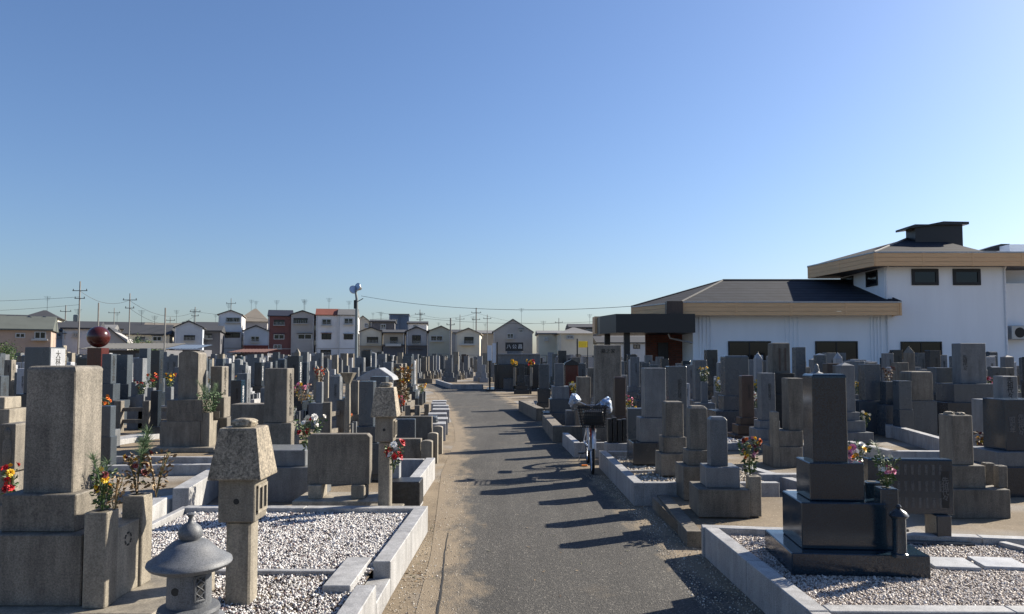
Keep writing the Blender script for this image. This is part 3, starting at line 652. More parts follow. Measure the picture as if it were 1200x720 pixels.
# lanterns
def pillar_lantern(x, y, z, label, H, w_, knob=True):
    root = empty('stone_lantern', (x, y, z), 0, label, 'stone lantern'); k = H
    pw = w_ * .46
    block('pillar', 'sand_granite', root, 0, 0, .0, pw, pw, k * .55, .012)
    # light box with a barred window on +x and a round hole on -y
    lb = block('light_box', 'sand_granite', root, 0, 0, k * .552, w_ * .68, w_ * .68, k * .205, .006)
    bm = bmesh.new(); a = w_ * .23; z0, z1 = k * .045, k * .165
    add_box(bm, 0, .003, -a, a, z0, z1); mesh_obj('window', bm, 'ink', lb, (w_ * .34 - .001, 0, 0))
    bm = bmesh.new()
    for yy in (-a, 0, a): add_box(bm, 0, .012, yy - a * .13, yy + a * .13, z0, z1)
    for zz in (z0, z1): add_box(bm, 0, .0121, -a * 1.13, a * 1.13, zz - a * .12, zz + a * .12)
    mesh_obj('window_bars', bm, 'sand_granite', lb, (w_ * .34, 0, 0))
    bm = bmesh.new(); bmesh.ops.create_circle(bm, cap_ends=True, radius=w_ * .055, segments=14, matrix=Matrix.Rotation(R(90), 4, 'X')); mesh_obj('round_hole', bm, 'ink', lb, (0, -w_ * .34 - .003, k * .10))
    bm = bmesh.new(); add_box(bm, -w_ / 2, w_ / 2, -w_ / 2, w_ / 2, 0, k * .245, .70, .70); bevel(bm, .012, 2)
    cp = mesh_obj('cap', bm, 'pitted_granite', root, (0, 0, k * .757))
    if knob:
        bm = shaft_bm(w_ * .42, w_ * .36, k * .045, 'rock'); mesh_obj('top_knob', bm, 'pitted_granite', cp, (0, 0, k * .24), smooth=True)
    HERO.append((x - .3, x + .3, y - .3, y + .3)); return root
Yl = 4.25; xl_, zt_ = aty(275, 503, Yl)
pillar_lantern(xl_ + .005, Yl + .14, 0.0, 'tall tan stone lantern with pitted tapering cap, nearest in the foreground', zt_, .31)
xb, yb_ = atz(449, 598, .2); pillar_lantern(xb, yb_ + .1, .2, 'tall tan stone lantern farther back, standing at the corner of the pebble plot', aty(0, 454, yb_ + .1)[1] - .2, .25)
block('lantern_foot', 'sand_granite', None, xb, yb_ + .1, .19, .32, .32, .02); o = bpy.data.objects['lantern_foot']; tag(o, 'thin square stone footing under the farther tall lantern', 'stone footing')
# small round lantern
Ys = 3.42; xs, zs = aty(222.5, 655, Ys)
root = empty('round_lantern', (xs, Ys, 0), 0, 'small round grey stone lantern with onion finial, bottom left', 'stone lantern')
k = .0
def L_(name, prof, mat='lantern_grey', par=root, seg=40):
    bm = bmesh.new(); add_lathe(bm, prof, seg); o = mesh_obj(name, bm, mat, par, smooth=True)
    md = o.modifiers.new('split', 'EDGE_SPLIT'); md.split_angle = R(50); return o
zr = aty(0, 663, Ys)[1]
L_('roof', [(.05, zr - .004), (.150, zr - .010), (.172, zr + .000), (.184, zr + .014), (.181, zr + .026), (.160, zr + .038), (.128, zr + .060), (.100, zr + .088), (.078, zr + .108), (.05, zr + .116)])
L_('finial', [(.038, zr + .112), (.040, zr + .120), (.050, zr + .128), (.053, zr + .150), (.045, zr + .172), (.028, zr + .188), (.013, zr + .198), (.009, zr + .214), (.018, zr + .232), (.012, zr + .236)])
lb = L_('light_box', [(.094, zr - .172), (.096, zr - .165), (.094, zr - .006)])
bm = bmesh.new(); bmesh.ops.create_circle(bm, cap_ends=True, radius=.018, segments=16, matrix=Matrix.Rotation(R(90), 4, 'X'))
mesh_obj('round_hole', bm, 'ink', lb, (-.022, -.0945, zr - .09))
bm = bmesh.new(); A0 = R(-38)
def cylp(a, z): return Vector((math.cos(a) * .0955, math.sin(a) * .0955, z))
f = [cylp(A0 - .22 + .11 * i, zz) for zz in (zr - .135, zr - .035) for i in range(5)]
vv = [bm.verts.new(p) for p in f]
for i in range(4): bm.faces.new((vv[i], vv[i + 1], vv[i + 6], vv[i + 5]))
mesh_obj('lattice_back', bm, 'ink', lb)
bm = bmesh.new(); zA, zB = zr - .14, zr - .03
for j in range(3):
    z0 = zA + (zB - zA) * j / 3; z1 = zA + (zB - zA) * (j + 1) / 3
    for a0, a1 in ((-.22, .22), (.22, -.22)): add_tube(bm, [cylp(A0 + a0, z0) * 1.01 + Vector((0, 0, z0 - z0 * 1.01)), cylp(A0 + a1, z1) * 1.01 + Vector((0, 0, z1 - z1 * 1.01))], .0035, 5)
for a0 in (-.25, .25): add_tube(bm, [cylp(A0 + a0, zA), cylp(A0 + a0, zB)], .006, 6)
for z0 in (zA, zB): add_tube(bm, [cylp(A0 - .25 + i * .1, z0) for i in range(6)], .006, 6)
mesh_obj('lattice', bm, 'lantern_grey', lb)
L_('platform', [(.10, zr - .30), (.155, zr - .285), (.16, zr - .255), (.155, zr - .235), (.13, zr - .222), (.128, zr - .205), (.135, zr - .196), (.13, zr - .180), (.105, zr - .172)])
L_('stem', [(.12, .0), (.12, .1), (.075, .13), (.07, zr - .36), (.10, zr - .30)])
# blue slab, green-black block, roadside posts, carved stones mid left
Yc_ = 11.2
x0, zt_ = aty(461, 491, Yc_); x1, _ = aty(487, 491, Yc_)
root = empty('memorial_slab', ((x0 + x1) / 2, Yc_, 0), 0, 'upright blue slab with a rounded lit corner, right of the farther lantern', 'memorial slab')
block('base', 'grey_granite', root, 0, 0, 0, x1 - x0 + .1, .3, .26); mesh_obj('slab', shaft_bm(x1 - x0, .11, zt_ - .26, 'soft'), 'blue_granite', root, (0, 0, .26)); HERO.append((x0, x1, 11, 11.6))
o = mesh_obj('carved_block', shaft_bm(.27, .2, .17, 'rock'), 'blue_granite', None, (*atz(505, 497, .3)[:2], .3)); tag(o, 'dark rough-sided block on the kerb, left of the roadside kerb blocks', 'stone block')
xg, yg = atz(468, 588, .2)
o = mesh_obj('green_black_rock', shaft_bm(.36, .3, .24, 'flat'), 'rough_black', None, (xg + .02, yg + .15, .15)); tag(o, 'dark greenish rough-cut block just right of the farther lantern foot', 'stone block')
bouquet('flower_bouquet', 'white and dark red bouquet against the pillar of the farther lantern', (*atz(461, 555, .55), .58), .26, .09, ('petal_red', 'petal_white', 'petal_red'), 12, 'leaf', 70, .04)
o = vase(None, 'light_granite', *atz(462, 570, .3), .2, .12, .38); o.name = 'flower_stand'; tag(o, 'pale square flower stand under the dark red bouquet', 'flower stand')
xw = [(-1.18, 10.35), (-1.21, 11.4), (-1.24, 12.5)]
fence('stone_fence', 'tan stone fence with round-shouldered posts along the left road edge', xw, aty(0, 516, 10.35)[1], 'archx', 'sand_granite', .15, (.3, .62), 'tan_granite')
o = block('low_wall', 'tan_granite', None, -1.75, 10.5, 0, .95, .14, .47); tag(o, 'low tan stone wall running left from the roadside fence', 'low wall')
o = block('low_wall', 'tan_granite', None, -1.85, 12.6, 0, 1.0, .14, .62); tag(o, 'second low tan wall, behind the upright blue slab', 'low wall')
G('dark slim gravestone directly behind the cap of the farther lantern', 'blue_granite', [(415, 446, 520), (419, 443, 500), (421, 438.5, 447)], Y=9.6, z0=.1)
G('smaller dark stone with lit rim behind the farther lantern cap', 'blue_granite', [(432, 455, 470), (434, 453, 441.5)], Y=12.2, z0=.1)
xr_, zr_ = aty(444, 446, 14)
root = empty('roofed_tower_stone', (xr_, 14.2, 0), 0, 'pale stone shrine with a gabled stone roof above the farther lantern', 'stone shrine')
block('base', 'light_granite', root, 0, 0, 0, .6, .6, .5); block('body', 'light_granite', root, 0, 0, .5, .4, .4, zr_ - .5)
bm = bmesh.new(); extrude_profile(bm, [(-.42, 0), (.3, 0), (.27, .07), (0.02, .24), (-.12, .2), (-.4, .05)], -.3, .3, 'y'); bevel(bm, .01); mesh_obj('roof', bm, 'light_granite', root, (0, 0, zr_)); HERO.append((xr_ - .5, xr_ + .5, 13.6, 14.8))
bouquet('flower_bouquet', 'orange and pink flowers right of the farther lantern cap', (*atz(465, 492, .5), .5), .4, .15, ('petal_orange', 'petal_pink'), 16, 'dry_leaf', 60, .045)
bouquet('flower_bouquet', 'tall withered yellow bouquet between the shrine roof and the dark stone', (*atz(472, 470, .75), .75), .7, .16, ('petal_yellow', 'petal_orange'), 12, 'dry_leaf', 170, .035)
# offering bowl on pole
xt, zt_ = aty(408, 437, 13)
root = empty('flower_stand', (xt, 13, 0), 0, 'tan pedestal flaring into a bowl at the top, left of the floodlight pole', 'pedestal')
bm = bmesh.new(); add_lathe(bm, [(.07, 0), (.06, .1), (.045, zt_ - .2), (.06, zt_ - .16), (.15, zt_), (.12, zt_)], 8); mesh_obj('stem', bm, 'sand_granite', root)
# ================================================================== near graves, right
RZ = -4.5
gr, dm = G('polished black gravestone, nearest and largest at the right, on stepped base', 'black_granite', [(930, 1085, 650), (940, 1036, 590), (949, 1011, 543), (953, 992.5, 438.5)], yb=676, z0=.19, style='soft', rz=RZ, ratio=(.78, .82, .85, .95))
x_, y_ = gr.location.x, gr.location.y
zt4 = dm[0][4]
for sg in (-1, 1): vase(gr, 'black_granite', .13 + .11, sg * .12 - .04, zt4, .115, aty(0, 572, 5.)[1] - zt4)
block('incense_block', 'black_granite', gr, .24, -.04, zt4, .10, .12, .25)
bouquet('flower_bouquet', 'white and pink bouquet with green fronds on the black grave, nearer vase', (x_ + .24, y_ - .17, aty(0, 572, 5.)[1]), .21, .08, ('petal_white', 'petal_pink'), 9, 'leaf', 150, .02, 1)
bouquet('flower_bouquet', 'pink, white and yellow bouquet half hidden behind the black gravestone', (x_ + .17, y_ + .15, aty(0, 560, 5.3)[1]), .19, .07, ('petal_pink', 'petal_yellow', 'petal_white'), 12, 'leaf', 60, .022)
cx, cy = atz(1070, 655, .35)
root = empty('metal_lantern', (cx - .02, cy + .12, dm[0][4]), 0, 'small black cylindrical grave lantern on the corner of the black base', 'grave lantern')
def LL(name, prof, mat='black_granite', seg=24):
    bm = bmesh.new(); add_lathe(bm, prof, seg); o = mesh_obj(name, bm, mat, root, smooth=True); md = o.modifiers.new('split', 'EDGE_SPLIT'); md.split_angle = R(40)
LL('body', [(.052, 0), (.052, .02), (.042, .028), (.042, .24), (.05, .25)]); LL('cap', [(.053, .25), (.06, .262), (.045, .285), (.02, .30), (.012, .305), (.017, .318), (.008, .33)], 'dark_granite')
# engraved memorial slab
Ym = 5.85; x0, zb = aty(1030, 601, Ym); x1, zt_ = aty(1109, 537, Ym)
root = empty('memorial_slab', ((x0 + x1) / 2 - .04, Ym, 0), R(RZ), 'black polished slab covered in fine engraved columns, behind the black grave', 'memorial slab')
w_ = x1 - x0 + .1; sb = mesh_obj('slab', shaft_bm(w_, .1, zt_ - zb, 'soft'), 'black_granite', root, (0, 0, zb))
for sx_ in (-.24, .22): block('foot', 'dark_granite', root, sx_, 0, .2, .11, .2, zb - .2)
block('plinth', 'dark_granite', root, 0.02, -.02, .0, w_ + .12, .34, .205)
rg = random.Random(3); KJ = '俗名年月日没行享昭和平成建之妻男女'
for r_ in range(3):
    for c_ in range(9):
        writing(''.join(rg.choice(KJ) for _ in range(4)), .024, 'grey_ink', sb, (-w_ * .30 + c_ * .052, -.0505, (zt_ - zb) * (.80 - r_ * .30)), '-y', .0008, 'engraving')
bm = bmesh.new(); add_box(bm, 0, .055, -.002, 0, 0, .28); mesh_obj('border_panel', bm, 'ink', sb, (w_ * .36, -.0502, .05)); writing('先祖代々', .055, 'grey_ink', sb, (w_ * .36 + .027, -.0535, .19), '-y', .0008, 'engraving')
HERO.append((x0, x1, 5.5, 6.2))
for lab, (a, b) in (('flat square paving stone in the beige pebbles, left one', (1087, 1140)), ('flat square paving stone in the beige pebbles, right one', (1146, 1203))):
    xa, ya = atz(a + 18, 667, .2); o = block('paving_stone', 'light_granite', None, xa + .12, ya + .13, .187, .29, .26, .025, .004); o.rotation_euler[2] = R(-8); tag(o, lab, 'paving stone')
# old pillar pair
gr, dm = G('weathered grey pillar gravestone with chamfered head, nearer of the roadside pair', 'tan_granite', [(818, 877, 574), (827, 865.5, 548), (831.5, 851.5, 489)], yb=607, z0=.125, style='chamfer', mats=['tan_granite', 'grey_granite', 'grey_granite'], rz=-3)
x_, y_ = gr.location.x, gr.location.y
vase(gr, 'sand_granite', .30, -.12, .125, .115, .37); bouquet('flower_bouquet', 'tall yellow, orange and pink bouquet right of the nearer weathered pillar', (x_ + .28, y_ - .08, .5), .33, .10, ('petal_yellow', 'petal_orange', 'petal_maroon', 'petal_pink'), 24, 'leaf', 120, .026)
G('weathered brown pillar gravestone, farther of the roadside pair', 'tan_granite', [(799, 842, 547), (805, 834, 528), (807.5, 828, 476)], yb=587, z0=.12, style='chamfer')
G('blurred light stone on stepped bases behind the roadside pair', 'tan_granite', [(773, 808, 532), (776, 803, 512.5), (779, 800, 471)], yb=558, z0=.2, style='soft')
G('broad grey gravestone with a dark blue polished base, right of the bicycle', 'grey_granite', [(741, 777, 519), (749.5, 778.5, 490), (755, 780, 431.5)], yb=545, z0=.2, style='flat', mats=['dark_granite', 'grey_granite', 'grey_granite'])
x0, zt_ = aty(739, 478, 10.6); o = mesh_obj('grave_slab', shaft_bm(.30, .12, zt_ - .2, 'arch'), 'blue_granite', None, (x0 + .10, 10.6, .2)); tag(o, 'rounded blue-grey slab peeping out left of the dark blue base', 'memorial slab')
# ribbed black stone on white plinth
x0, _ = aty(724, 500, 11.4)
root = empty('ribbed_stone', (x0, 11.5, 0), 0, 'ribbed black stone on a low white plinth behind the bicycle', 'stone block'); block('plinth', 'kerb_stone', root, 0, 0, 0, .36, .3, .30)
bm = bmesh.new()
for i in range(4): add_box(bm, -.15 + i * .077, -.085 + i * .077, -.08 + .01 * (i % 2), .08, 0, .37 + .02 * math.sin(i * 2))
bevel(bm, .012, 2); mesh_obj('body', bm, 'rough_black', root, (0, 0, .3)); HERO.append((x0 - .3, x0 + .3, 11.1, 11.9))
gr, dm = G('tall wide tan stone lettered at the top, behind the bicycle', 'tan_granite', [(685, 742, 480), (697, 728, 404.5)], Y=13.6, z0=.0, style='soft', ratio=(.7, .5))
cx, w_, d_, za, zt = dm[-1]; sh = [c for c in gr.children if c.name.startswith('shaft')][0]; writing('墓之家', .09, 'ink', sh, (0, -d_ / 2 - .002, zt - za - .12), '-y', .002, vertical=False)
G('dark rough slab leaning at the right foot of the wide tan stone', 'brown_granite', [(718, 734, 488), (720, 733, 442)], Y=12.6, style='soft')
G('tan old stone before the red-brown shrine, right of the roadside grey grave', 'tan_granite', [(674, 694, 480), (676, 692, 442)], Y=16.4, style='flat')
G('pale blue-grey gravestone on wide steps at the right road edge, mid distance', 'grey_granite', [(637, 672, 484), (644, 669, 468), (647, 667, 453), (650, 661, 426)], yb=498, z0=0, mats=['blue_granite'] * 2 + ['grey_granite'] * 2)
G('slender blue gravestone on a dark base, left of the pale stepped one', 'grey_granite', [(629, 646, 472), (630, 645, 456), (631.5, 643.5, 427)], Y=23, mats=['dark_granite', 'dark_granite', 'blue_granite'])
xq, zq = aty(669.5, 428, 24)
root = empty('roofed_shrine', (xq, 24, 0), 0, 'dark red-brown pointed shrine block near the yellow sign', 'stone shrine'); block('body', 'red_granite', root, 0, 0, 0, .40, .4, zq, .01)
bm = bmesh.new(); extrude_profile(bm, [(-.24, 0), (.24, 0), (.2, .08), (0, .18), (-.2, .08)], -.24, .24); mesh_obj('roof', bm, 'rough_black', root, (0, 0, zq)); HERO.append((xq - .4, xq + .4, 23.5, 24.5))
# broad blue grave right of centre
gr, dm = G('broad blue-grey gravestone with sloped shoulder, before the first wing window', 'grey_granite', [(838, 884, 482), (847, 876, 464), (849, 877, 417)], yb=506, z0=.12, style='soft', mats=['blue_granite'] * 3, ratio=(.8, .8, .7))
gr, dm = G('tan and grey gravestone on old stepped base, left of the polished black one', 'sand_granite', [(903, 938, 548 - 24), (909, 939, 505), (923, 941, 443.5)], yb=548, z0=0, ratio=(1, 1, 1.3), mats=['tan_granite'] * 3)
x_, zt_ = aty(910, 483, 10.9); o = block('stone_marker', 'sand_granite', None, x_, 11.0, 0, .10, .14, zt_, .01); tag(o, 'slim pale marker post left of the tan and grey gravestone', 'stone post')
gr, dm = G('blurred tan gravestone with chipped top, right of the engraved black slab', 'tan_granite', [(1108, 1178, 574), (1111, 1150, 546), (1113, 1137, 487)], yb=608, z0=0, ratio=(.8, 1, 1.2), style='flat')
cx, w_, d_, za, zt = dm[-1]
for i, (a, b) in enumerate(((-.05, .03), (.03, -.04), (-.01, .08))): mesh_obj('rubble_top', shaft_bm(.07, .09, .035, 'rock'), 'pitted_granite', gr, (cx + a, b, zt - .008))
for sg in (-.1, .1): vase(gr, 'tan_granite', .30, sg, dm[0][4], .09, .22)
bouquet('flower_bouquet', 'withered red and yellow bouquet right of the blurred chipped tan stone', (*atz(1153, 545, .25), .25), .42, .07, ('petal_yellow', 'petal_red', 'petal_maroon'), 14, 'dry_leaf', 120, .028)
gr, dm = G('black gravestone with pale lettering on its side, right picture edge', 'black_granite', [(1165, 1240, 548), (1165, 1232, 530), (1175, 1222, 468.5)], Y=8.6, z0=0, ratio=(.9, .9, .9), mats=['dark_granite', 'grey_granite', 'black_granite'])
cx, w_, d_, za, zt = dm[-1]; sh = [c for c in gr.children if c.name.startswith('shaft')][0]
for i, tx in enumerate(('昭和年', '先祖代々', '之墓')): writing(tx, .075, 'grey_ink', sh, (-w_ * .33 + i * .10, -d_ / 2 - .002, (zt - za) * .5), '-y', .001, 'engraving')
gr, dm = G('grey gravestone with dark lettering above the black edge stone', 'grey_granite', [(1166, 1215, 470), (1173, 1191, 441)], Y=10.6); write_on(gr, dm, '先祖代々', .09, face='-y')
gr, dm = G('very tall broad blue-grey gravestone on wide dark steps, before the big hall', 'grey_granite', [(1108, 1168, 472), (1116, 1164, 450), (1125, 1155, 402.5)], Y=15.5, z0=0, mats=['dark_granite', 'blue_granite', 'grey_granite'], ratio=(.8, .8, .6))
write_on(gr, dm, '先祖代々', .1, face='-y', off=-.18)
G('tall narrow stone touching the left side of the very tall broad one', 'blue_granite', [(1113, 1128, 470), (1117, 1127, 417.5)], Y=16.6)
G('tan stone with slanted shoulders, right of the blue block, before the hall window', 'sand_granite', [(1058, 1096, 470), (1067, 1092, 435.5)], Y=15.0, style='soft', mats=['blue_granite', 'tan_granite'], ratio=(.8, 1.1))
G('pointed tan stone pillar standing before the large hall window', 'tan_granite', [(1060, 1078, 445), (1062.5, 1071.5, 405.5)], Y=19.2, style='obelisk')
G('flat-topped tan stone left of the pointed pillar', 'tan_granite', [(1048, 1066, 452), (1050.5, 1064, 425)], Y=18.2)
G('blue grey stone with a black figure beside it, right of the pointed pillar', 'blue_granite', [(1093, 1119, 462), (1096, 1115.5, 431)], Y=16.3)
G('pair stone, grey block low in front of the flat-topped tan one', 'blue_granite', [(1036, 1070, 475), (1037, 1052, 447.5)], Y=15.2)
G('blue stone right of the pair block, low before the hall', 'blue_granite', [(1052, 1068, 480), (1052, 1067, 446.5)], Y=14.6)
G('grey block gravestone with a pale patch, before the ribbed pilasters', 'blue_granite', [(1005, 1035, 470), (1013, 1031, 427)], Y=15.6, z0=0)
G('small grey stone peeping left of the pale-patched block', 'grey_granite', [(998, 1014, 460), (1001, 1013, 423.5)], Y=17.4)
G('tan gravestone with two dark vertical bands, before the first wing window', 'tan_granite', [(893, 935, 462), (899, 930, 437.5), (905, 925.5, 402)], Y=16.8, mats=['rough_black', 'rough_black', 'tan_granite'], style='soft', ratio=(1, 1, .8))
gr, dm = NM[-1]; cx, w_, d_, za, zt = dm[-1]; sh = [c for c in gr.children if c.name.startswith('shaft')][0]
for xx in (-.04, .09): bm = bmesh.new(); add_box(bm, -.022, .022, -.003, 0, .05, zt - za - .12); mesh_obj('dark_band', bm, 'brown_granite', sh, (xx, -d_ / 2 - .001, 0))
G('narrow pointed white stone before the left half of the first wing window', 'light_granite', [(882, 896, 452), (885, 893, 413)], Y=18.3, style='obelisk')
G('narrow pointed white stone before the second wing window', 'light_granite', [(976, 990, 445), (979, 987, 413)], Y=20, style='obelisk')
G('dark blue stone tall and plain between the two wing windows', 'blue_granite', [(930, 947, 450), (932, 944, 407)], Y=19)
G('grey stone behind the round-lidded lantern, between the wing windows', 'blue_granite', [(955, 972, 450), (957, 968, 414)], Y=18.6, style='pyr')
G('brownish low stone left of the second wing window', 'brown_granite', [(966, 984, 455), (969, 983, 426)], Y=17.5)
G('blue grey flat stone below the second wing window', 'blue_granite', [(979, 1000, 470), (982, 999, 428.5)], Y=15.8)
# small round-lidded lantern behind the black stone
xk, zk = aty(957, 441, 12)
root = empty('round_lantern', (xk, 12, 0), 0, 'grey round-roofed lantern with shining finial behind the polished black stone', 'stone lantern')
bm = bmesh.new(); add_lathe(bm, [(.12, 0), (.12, .1), (.08, .15), (.08, zk - .3), (.12, zk - .25), (.1, zk - .02), (.17, zk - .01), (.16, zk + .02), (.07, zk + .06), (.04, zk + .07), (.05, zk + .1), (.03, zk + .14), (.035, zk + .17), (.01, zk + .2)], 20); mesh_obj('body', bm, 'grey_granite', root, smooth=True); HERO.append((xk - .3, xk + .3, 11.6, 12.4))
# marker in the sandy plot
x_, y_ = atz(1038, 508, .05); o = block('stone_marker', 'light_granite', None, x_, y_, .0, .10, .10, .33, .006); tag(o, 'little white marker post with black letters in the sandy plot', 'stone post')
writing('墓地', .09, 'ink', o, (0, -.052, .2), '-y', .001)
for i, (px_, lab) in enumerate(((1065, 'left'), (1078, 'right'))):
    xa, ya = atz(px_, 535, .05); o = block('brick_row', 'brick', None, xa, ya, .0, .10, 1.0, .07, .01); o.rotation_euler[2] = R(22); tag(o, lab + ' of two red brick edgings beyond the engraved slab', 'brick edging')
for px_, py_, z_, c_, lab in ((887, 470, .9, ('petal_white', 'petal_red', 'petal_orange'), 'white and red bouquet right of the broad blue-grey gravestone'),
        (843, 452, 1.1, ('petal_yellow', 'petal_white'), 'yellow and white bouquet left of the broad blue-grey gravestone'),
        (885, 455, 1.1, ('petal_yellow',), 'small yellow bouquet under the first wing window'),
        (1006, 455, 1.0, ('petal_yellow', 'petal_yellow'), 'yellow flowers left of the pale-patched grey block'),
        (1108, 461, .9, ('petal_yellow', 'petal_white'), 'yellow and white bouquet under the blue stone beside the black figure'),
        (1169, 453, 1.1, ('petal_yellow',), 'greenish yellow bouquet above the black lettered edge stone'),
        (1157, 450, 1.1, ('petal_pink', 'petal_red'), 'small pink and red flowers at the foot of the very tall broad stone'),
        (1041, 440, 1.2, ('petal_maroon',), 'dark dried bouquet before the ribbed pilasters'),
        (825, 440, 1.1, ('petal_white', 'petal_yellow'), 'white flowers before the brick wall'),
        (736, 475, .7, ('petal_yellow', 'petal_pink'), 'pale pink and yellow bouquet right of the leaning dark slab'),
        (673, 456, 1.0, ('petal_white', 'petal_yellow'), 'cream flowers beside the red-brown shrine block'),
        (178, 447, 1.1, ('petal_orange', 'petal_red'), 'red and orange flowers left of the roof-capped stone'),
        (199, 446, 1.0, ('petal_orange', 'petal_yellow'), 'orange flowers left of the large curved tan stone'),
        (165, 455, .95, ('petal_red', 'petal_white'), 'red flowers right of the three-step dark stone'),
        (122, 476, .6, ('petal_orange',), 'orange flowers above the little slanted blue stone'),
        (283, 450, 1.0, ('petal_yellow', 'petal_pink'), 'yellow and pink flowers left of the tall lettered pillar'),
        (375, 440, 1.1, ('petal_orange', 'petal_red'), 'reddish dry flowers beyond the curved fence posts'),
        (1000, 540, .5, ('petal_pink', 'petal_white'), 'pink flowers peeping between the black stone and the sandy plot')):
    Yb = min(max(atz(px_, py_, .75)[1] if py_ > 421 else 18, 6), 17); X_, Z_ = aty(px_, py_, Yb); Z_ = max(.3, Z_ - .15)
    bm = bmesh.new(); add_box(bm, -.2, .2, -.2, .2, 0, Z_ * .55); add_box(bm, -.07, .07, -.07, .07, Z_ * .55, Z_); bevel(bm, .006)
    st = mesh_obj('flower_vase', bm, 'grey_granite', None, (X_, Yb, 0)); tag(st, 'stone stand of the ' + lab.replace('gravestone', 'grave').replace('broad ', '').replace(' the foot of', ' foot of').replace('small ', ''), 'flower vase', 'stone vases')
    bouquet('flower_bouquet', lab, (X_, Yb, Z_), .32, .14, c_, 15, 'leaf' if 'dri' not in lab and 'dry' not in lab else 'dry_leaf', 130, .030)
# ================================================================== bicycle (front wheel towards the camera)
bx, by = atz(696, 560)
root = empty('bicycle', (bx, by, 0), R(-2.5), 'city bicycle parked on the road edge with white and blue handlebar mitts and front basket', 'bicycle')
def wheel(y0, nm):
    bm = bmesh.new(); add_tube(bm, [(0, y0 + .31 * math.cos(a), .325 + .31 * math.sin(a)) for a in [6.2832 * k / 36 for k in range(36)]], .02, 8, closed=True); wt = mesh_obj('wheel', bm, 'rubber', root, smooth=True)
    bm = bmesh.new(); add_tube(bm, [(0, y0 + .285 * math.cos(a), .325 + .285 * math.sin(a)) for a in [6.2832 * k / 36 for k in range(36)]], .012, 6, closed=True); mesh_obj('rim', bm, 'steel', wt)
    bm = bmesh.new()
    for k in range(18):
        a = 6.2832 * k / 18; add_tube(bm, [(.02 * (-1) ** k, y0, .325), (0, y0 + .28 * math.cos(a), .325 + .28 * math.sin(a))], .0015, 4)
    add_tube(bm, [(-.05, y0, .325), (.05, y0, .325)], .014, 8); mesh_obj('spokes', bm, 'steel', wt)
wheel(.33, 'f'); wheel(1.40, 'r')
bm = bmesh.new()
for s_ in (-1, 1): add_tube(bm, [(.045 * s_, .33, .325), (.045 * s_, .38, .60), (.02 * s_, .43, .70)], .012, 8)
add_tube(bm, [(0, .42, .68), (0, .50, .92)], .016, 8); mesh_obj('fork', bm, 'white_paint', root)
bm = bmesh.new(); add_tube(bm, [(0, .45, .76), (0, .62, .46), (0, .80, .34), (0, .95, .32)], .019, 8); add_tube(bm, [(0, .95, .30), (0, 1.08, .78)], .017, 8)
for s_ in (-1, 1): add_tube(bm, [(.02 * s_, .95, .31), (.06 * s_, 1.40, .325)], .010, 6); add_tube(bm, [(.02 * s_, 1.05, .66), (.06 * s_, 1.40, .325)], .008, 6)
mesh_obj('frame', bm, 'white_paint', root)
bm = bmesh.new(); add_tube(bm, [(-.29, .66, .98), (-.2, .58, .99), (-.06, .50, .93), (.06, .50, .93), (.2, .58, .99), (.29, .66, .98)], .011, 8); mesh_obj('handlebar', bm, 'steel', root)
bm = bmesh.new(); add_box(bm, -.02, .03, .36, .375, .52, .66); mesh_obj('number_tag', bm, 'red_paint', root)
bm = bmesh.new()     # fender arcs
for y0 in (.33, 1.40): add_tube(bm, [(0, y0 + .345 * math.cos(a), .325 + .345 * math.sin(a)) for a in [R(20) + R(150) * k / 14 for k in range(15)]], .022, 6)
mesh_obj('fenders', bm, 'steel', root)
bm = bmesh.new()     # basket: wires
z0, z1 = .66, .93; y0, y1 = .10, .42
for k in range(8):
    z = z0 + (z1 - z0) * k / 7; f = .16 + .05 * k / 7; add_tube(bm, [(-f, y0, z), (f, y0, z), (f, y1, z), (-f, y1, z)], .0055 if k < 7 else .010, 5, closed=True)
for k in range(13):
    x = -.14 + .28 * k / 12; add_tube(bm, [(x, y1, z0), (x, y0, z0), (x * 1.28, y0, z1)], .0045, 4); add_tube(bm, [(x, y1, z0), (x * 1.28, y1, z1)], .003, 4)
for k in range(7):
    y = y0 + (y1 - y0) * k / 6
    for s_ in (-1, 1): add_tube(bm, [(s_ * .14, y, z0), (s_ * .18, y, z1)], .003, 4)
mesh_obj('basket', bm, 'black_wire', root)
bm = bmesh.new(); add_box(bm, -.14, .14, .13, .41, 0, .20, .95, .95); bevel(bm, .04, 3); o = mesh_obj('bag_in_basket', bm, 'dark_metal', None, (bx + .02, by, .68), smooth=True); tag(o, 'dark cloth bag lying in the bicycle basket', 'bag')
bm = bmesh.new(); add_box(bm, -.08, .08, 1.0, 1.26, .83, .89, .7, .9); bevel(bm, .02, 3); mesh_obj('saddle', bm, 'rubber', root); 
bm = bmesh.new(); add_tube(bm, [(-.12, .87, .22), (-.05, .87, .22), (-.05, .95, .30), (.05, .95, .30), (.05, 1.03, .38), (.12, 1.03, .38)], .009, 6); add_box(bm, -.17, -.09, .83, .91, .21, .23); add_box(bm, .09, .17, .99, 1.07, .37, .39); mesh_obj('pedals', bm, 'dark_metal', root)
bm = bmesh.new(); add_tube(bm, [(-.05, 1.40, .325), (-.14, 1.45, .01)], .008, 6); add_tube(bm, [(.05, 1.40, .325), (.10, 1.47, .01)], .008, 6); mesh_obj('kickstand', bm, 'steel', root)
bm = bmesh.new(); add_tube(bm, [(-.2, .56, .97), (-.12, .40, 1.0), (.02, .40, .86), (.03, .44, .70)], .004, 5); add_tube(bm, [(.2, .56, .97), (.10, .38, 1.02), (-.02, .40, .84), (-.03, .60, .5)], .004, 5); mesh_obj('brake_cables', bm, 'rubber', root)
from mathutils import noise as mnz
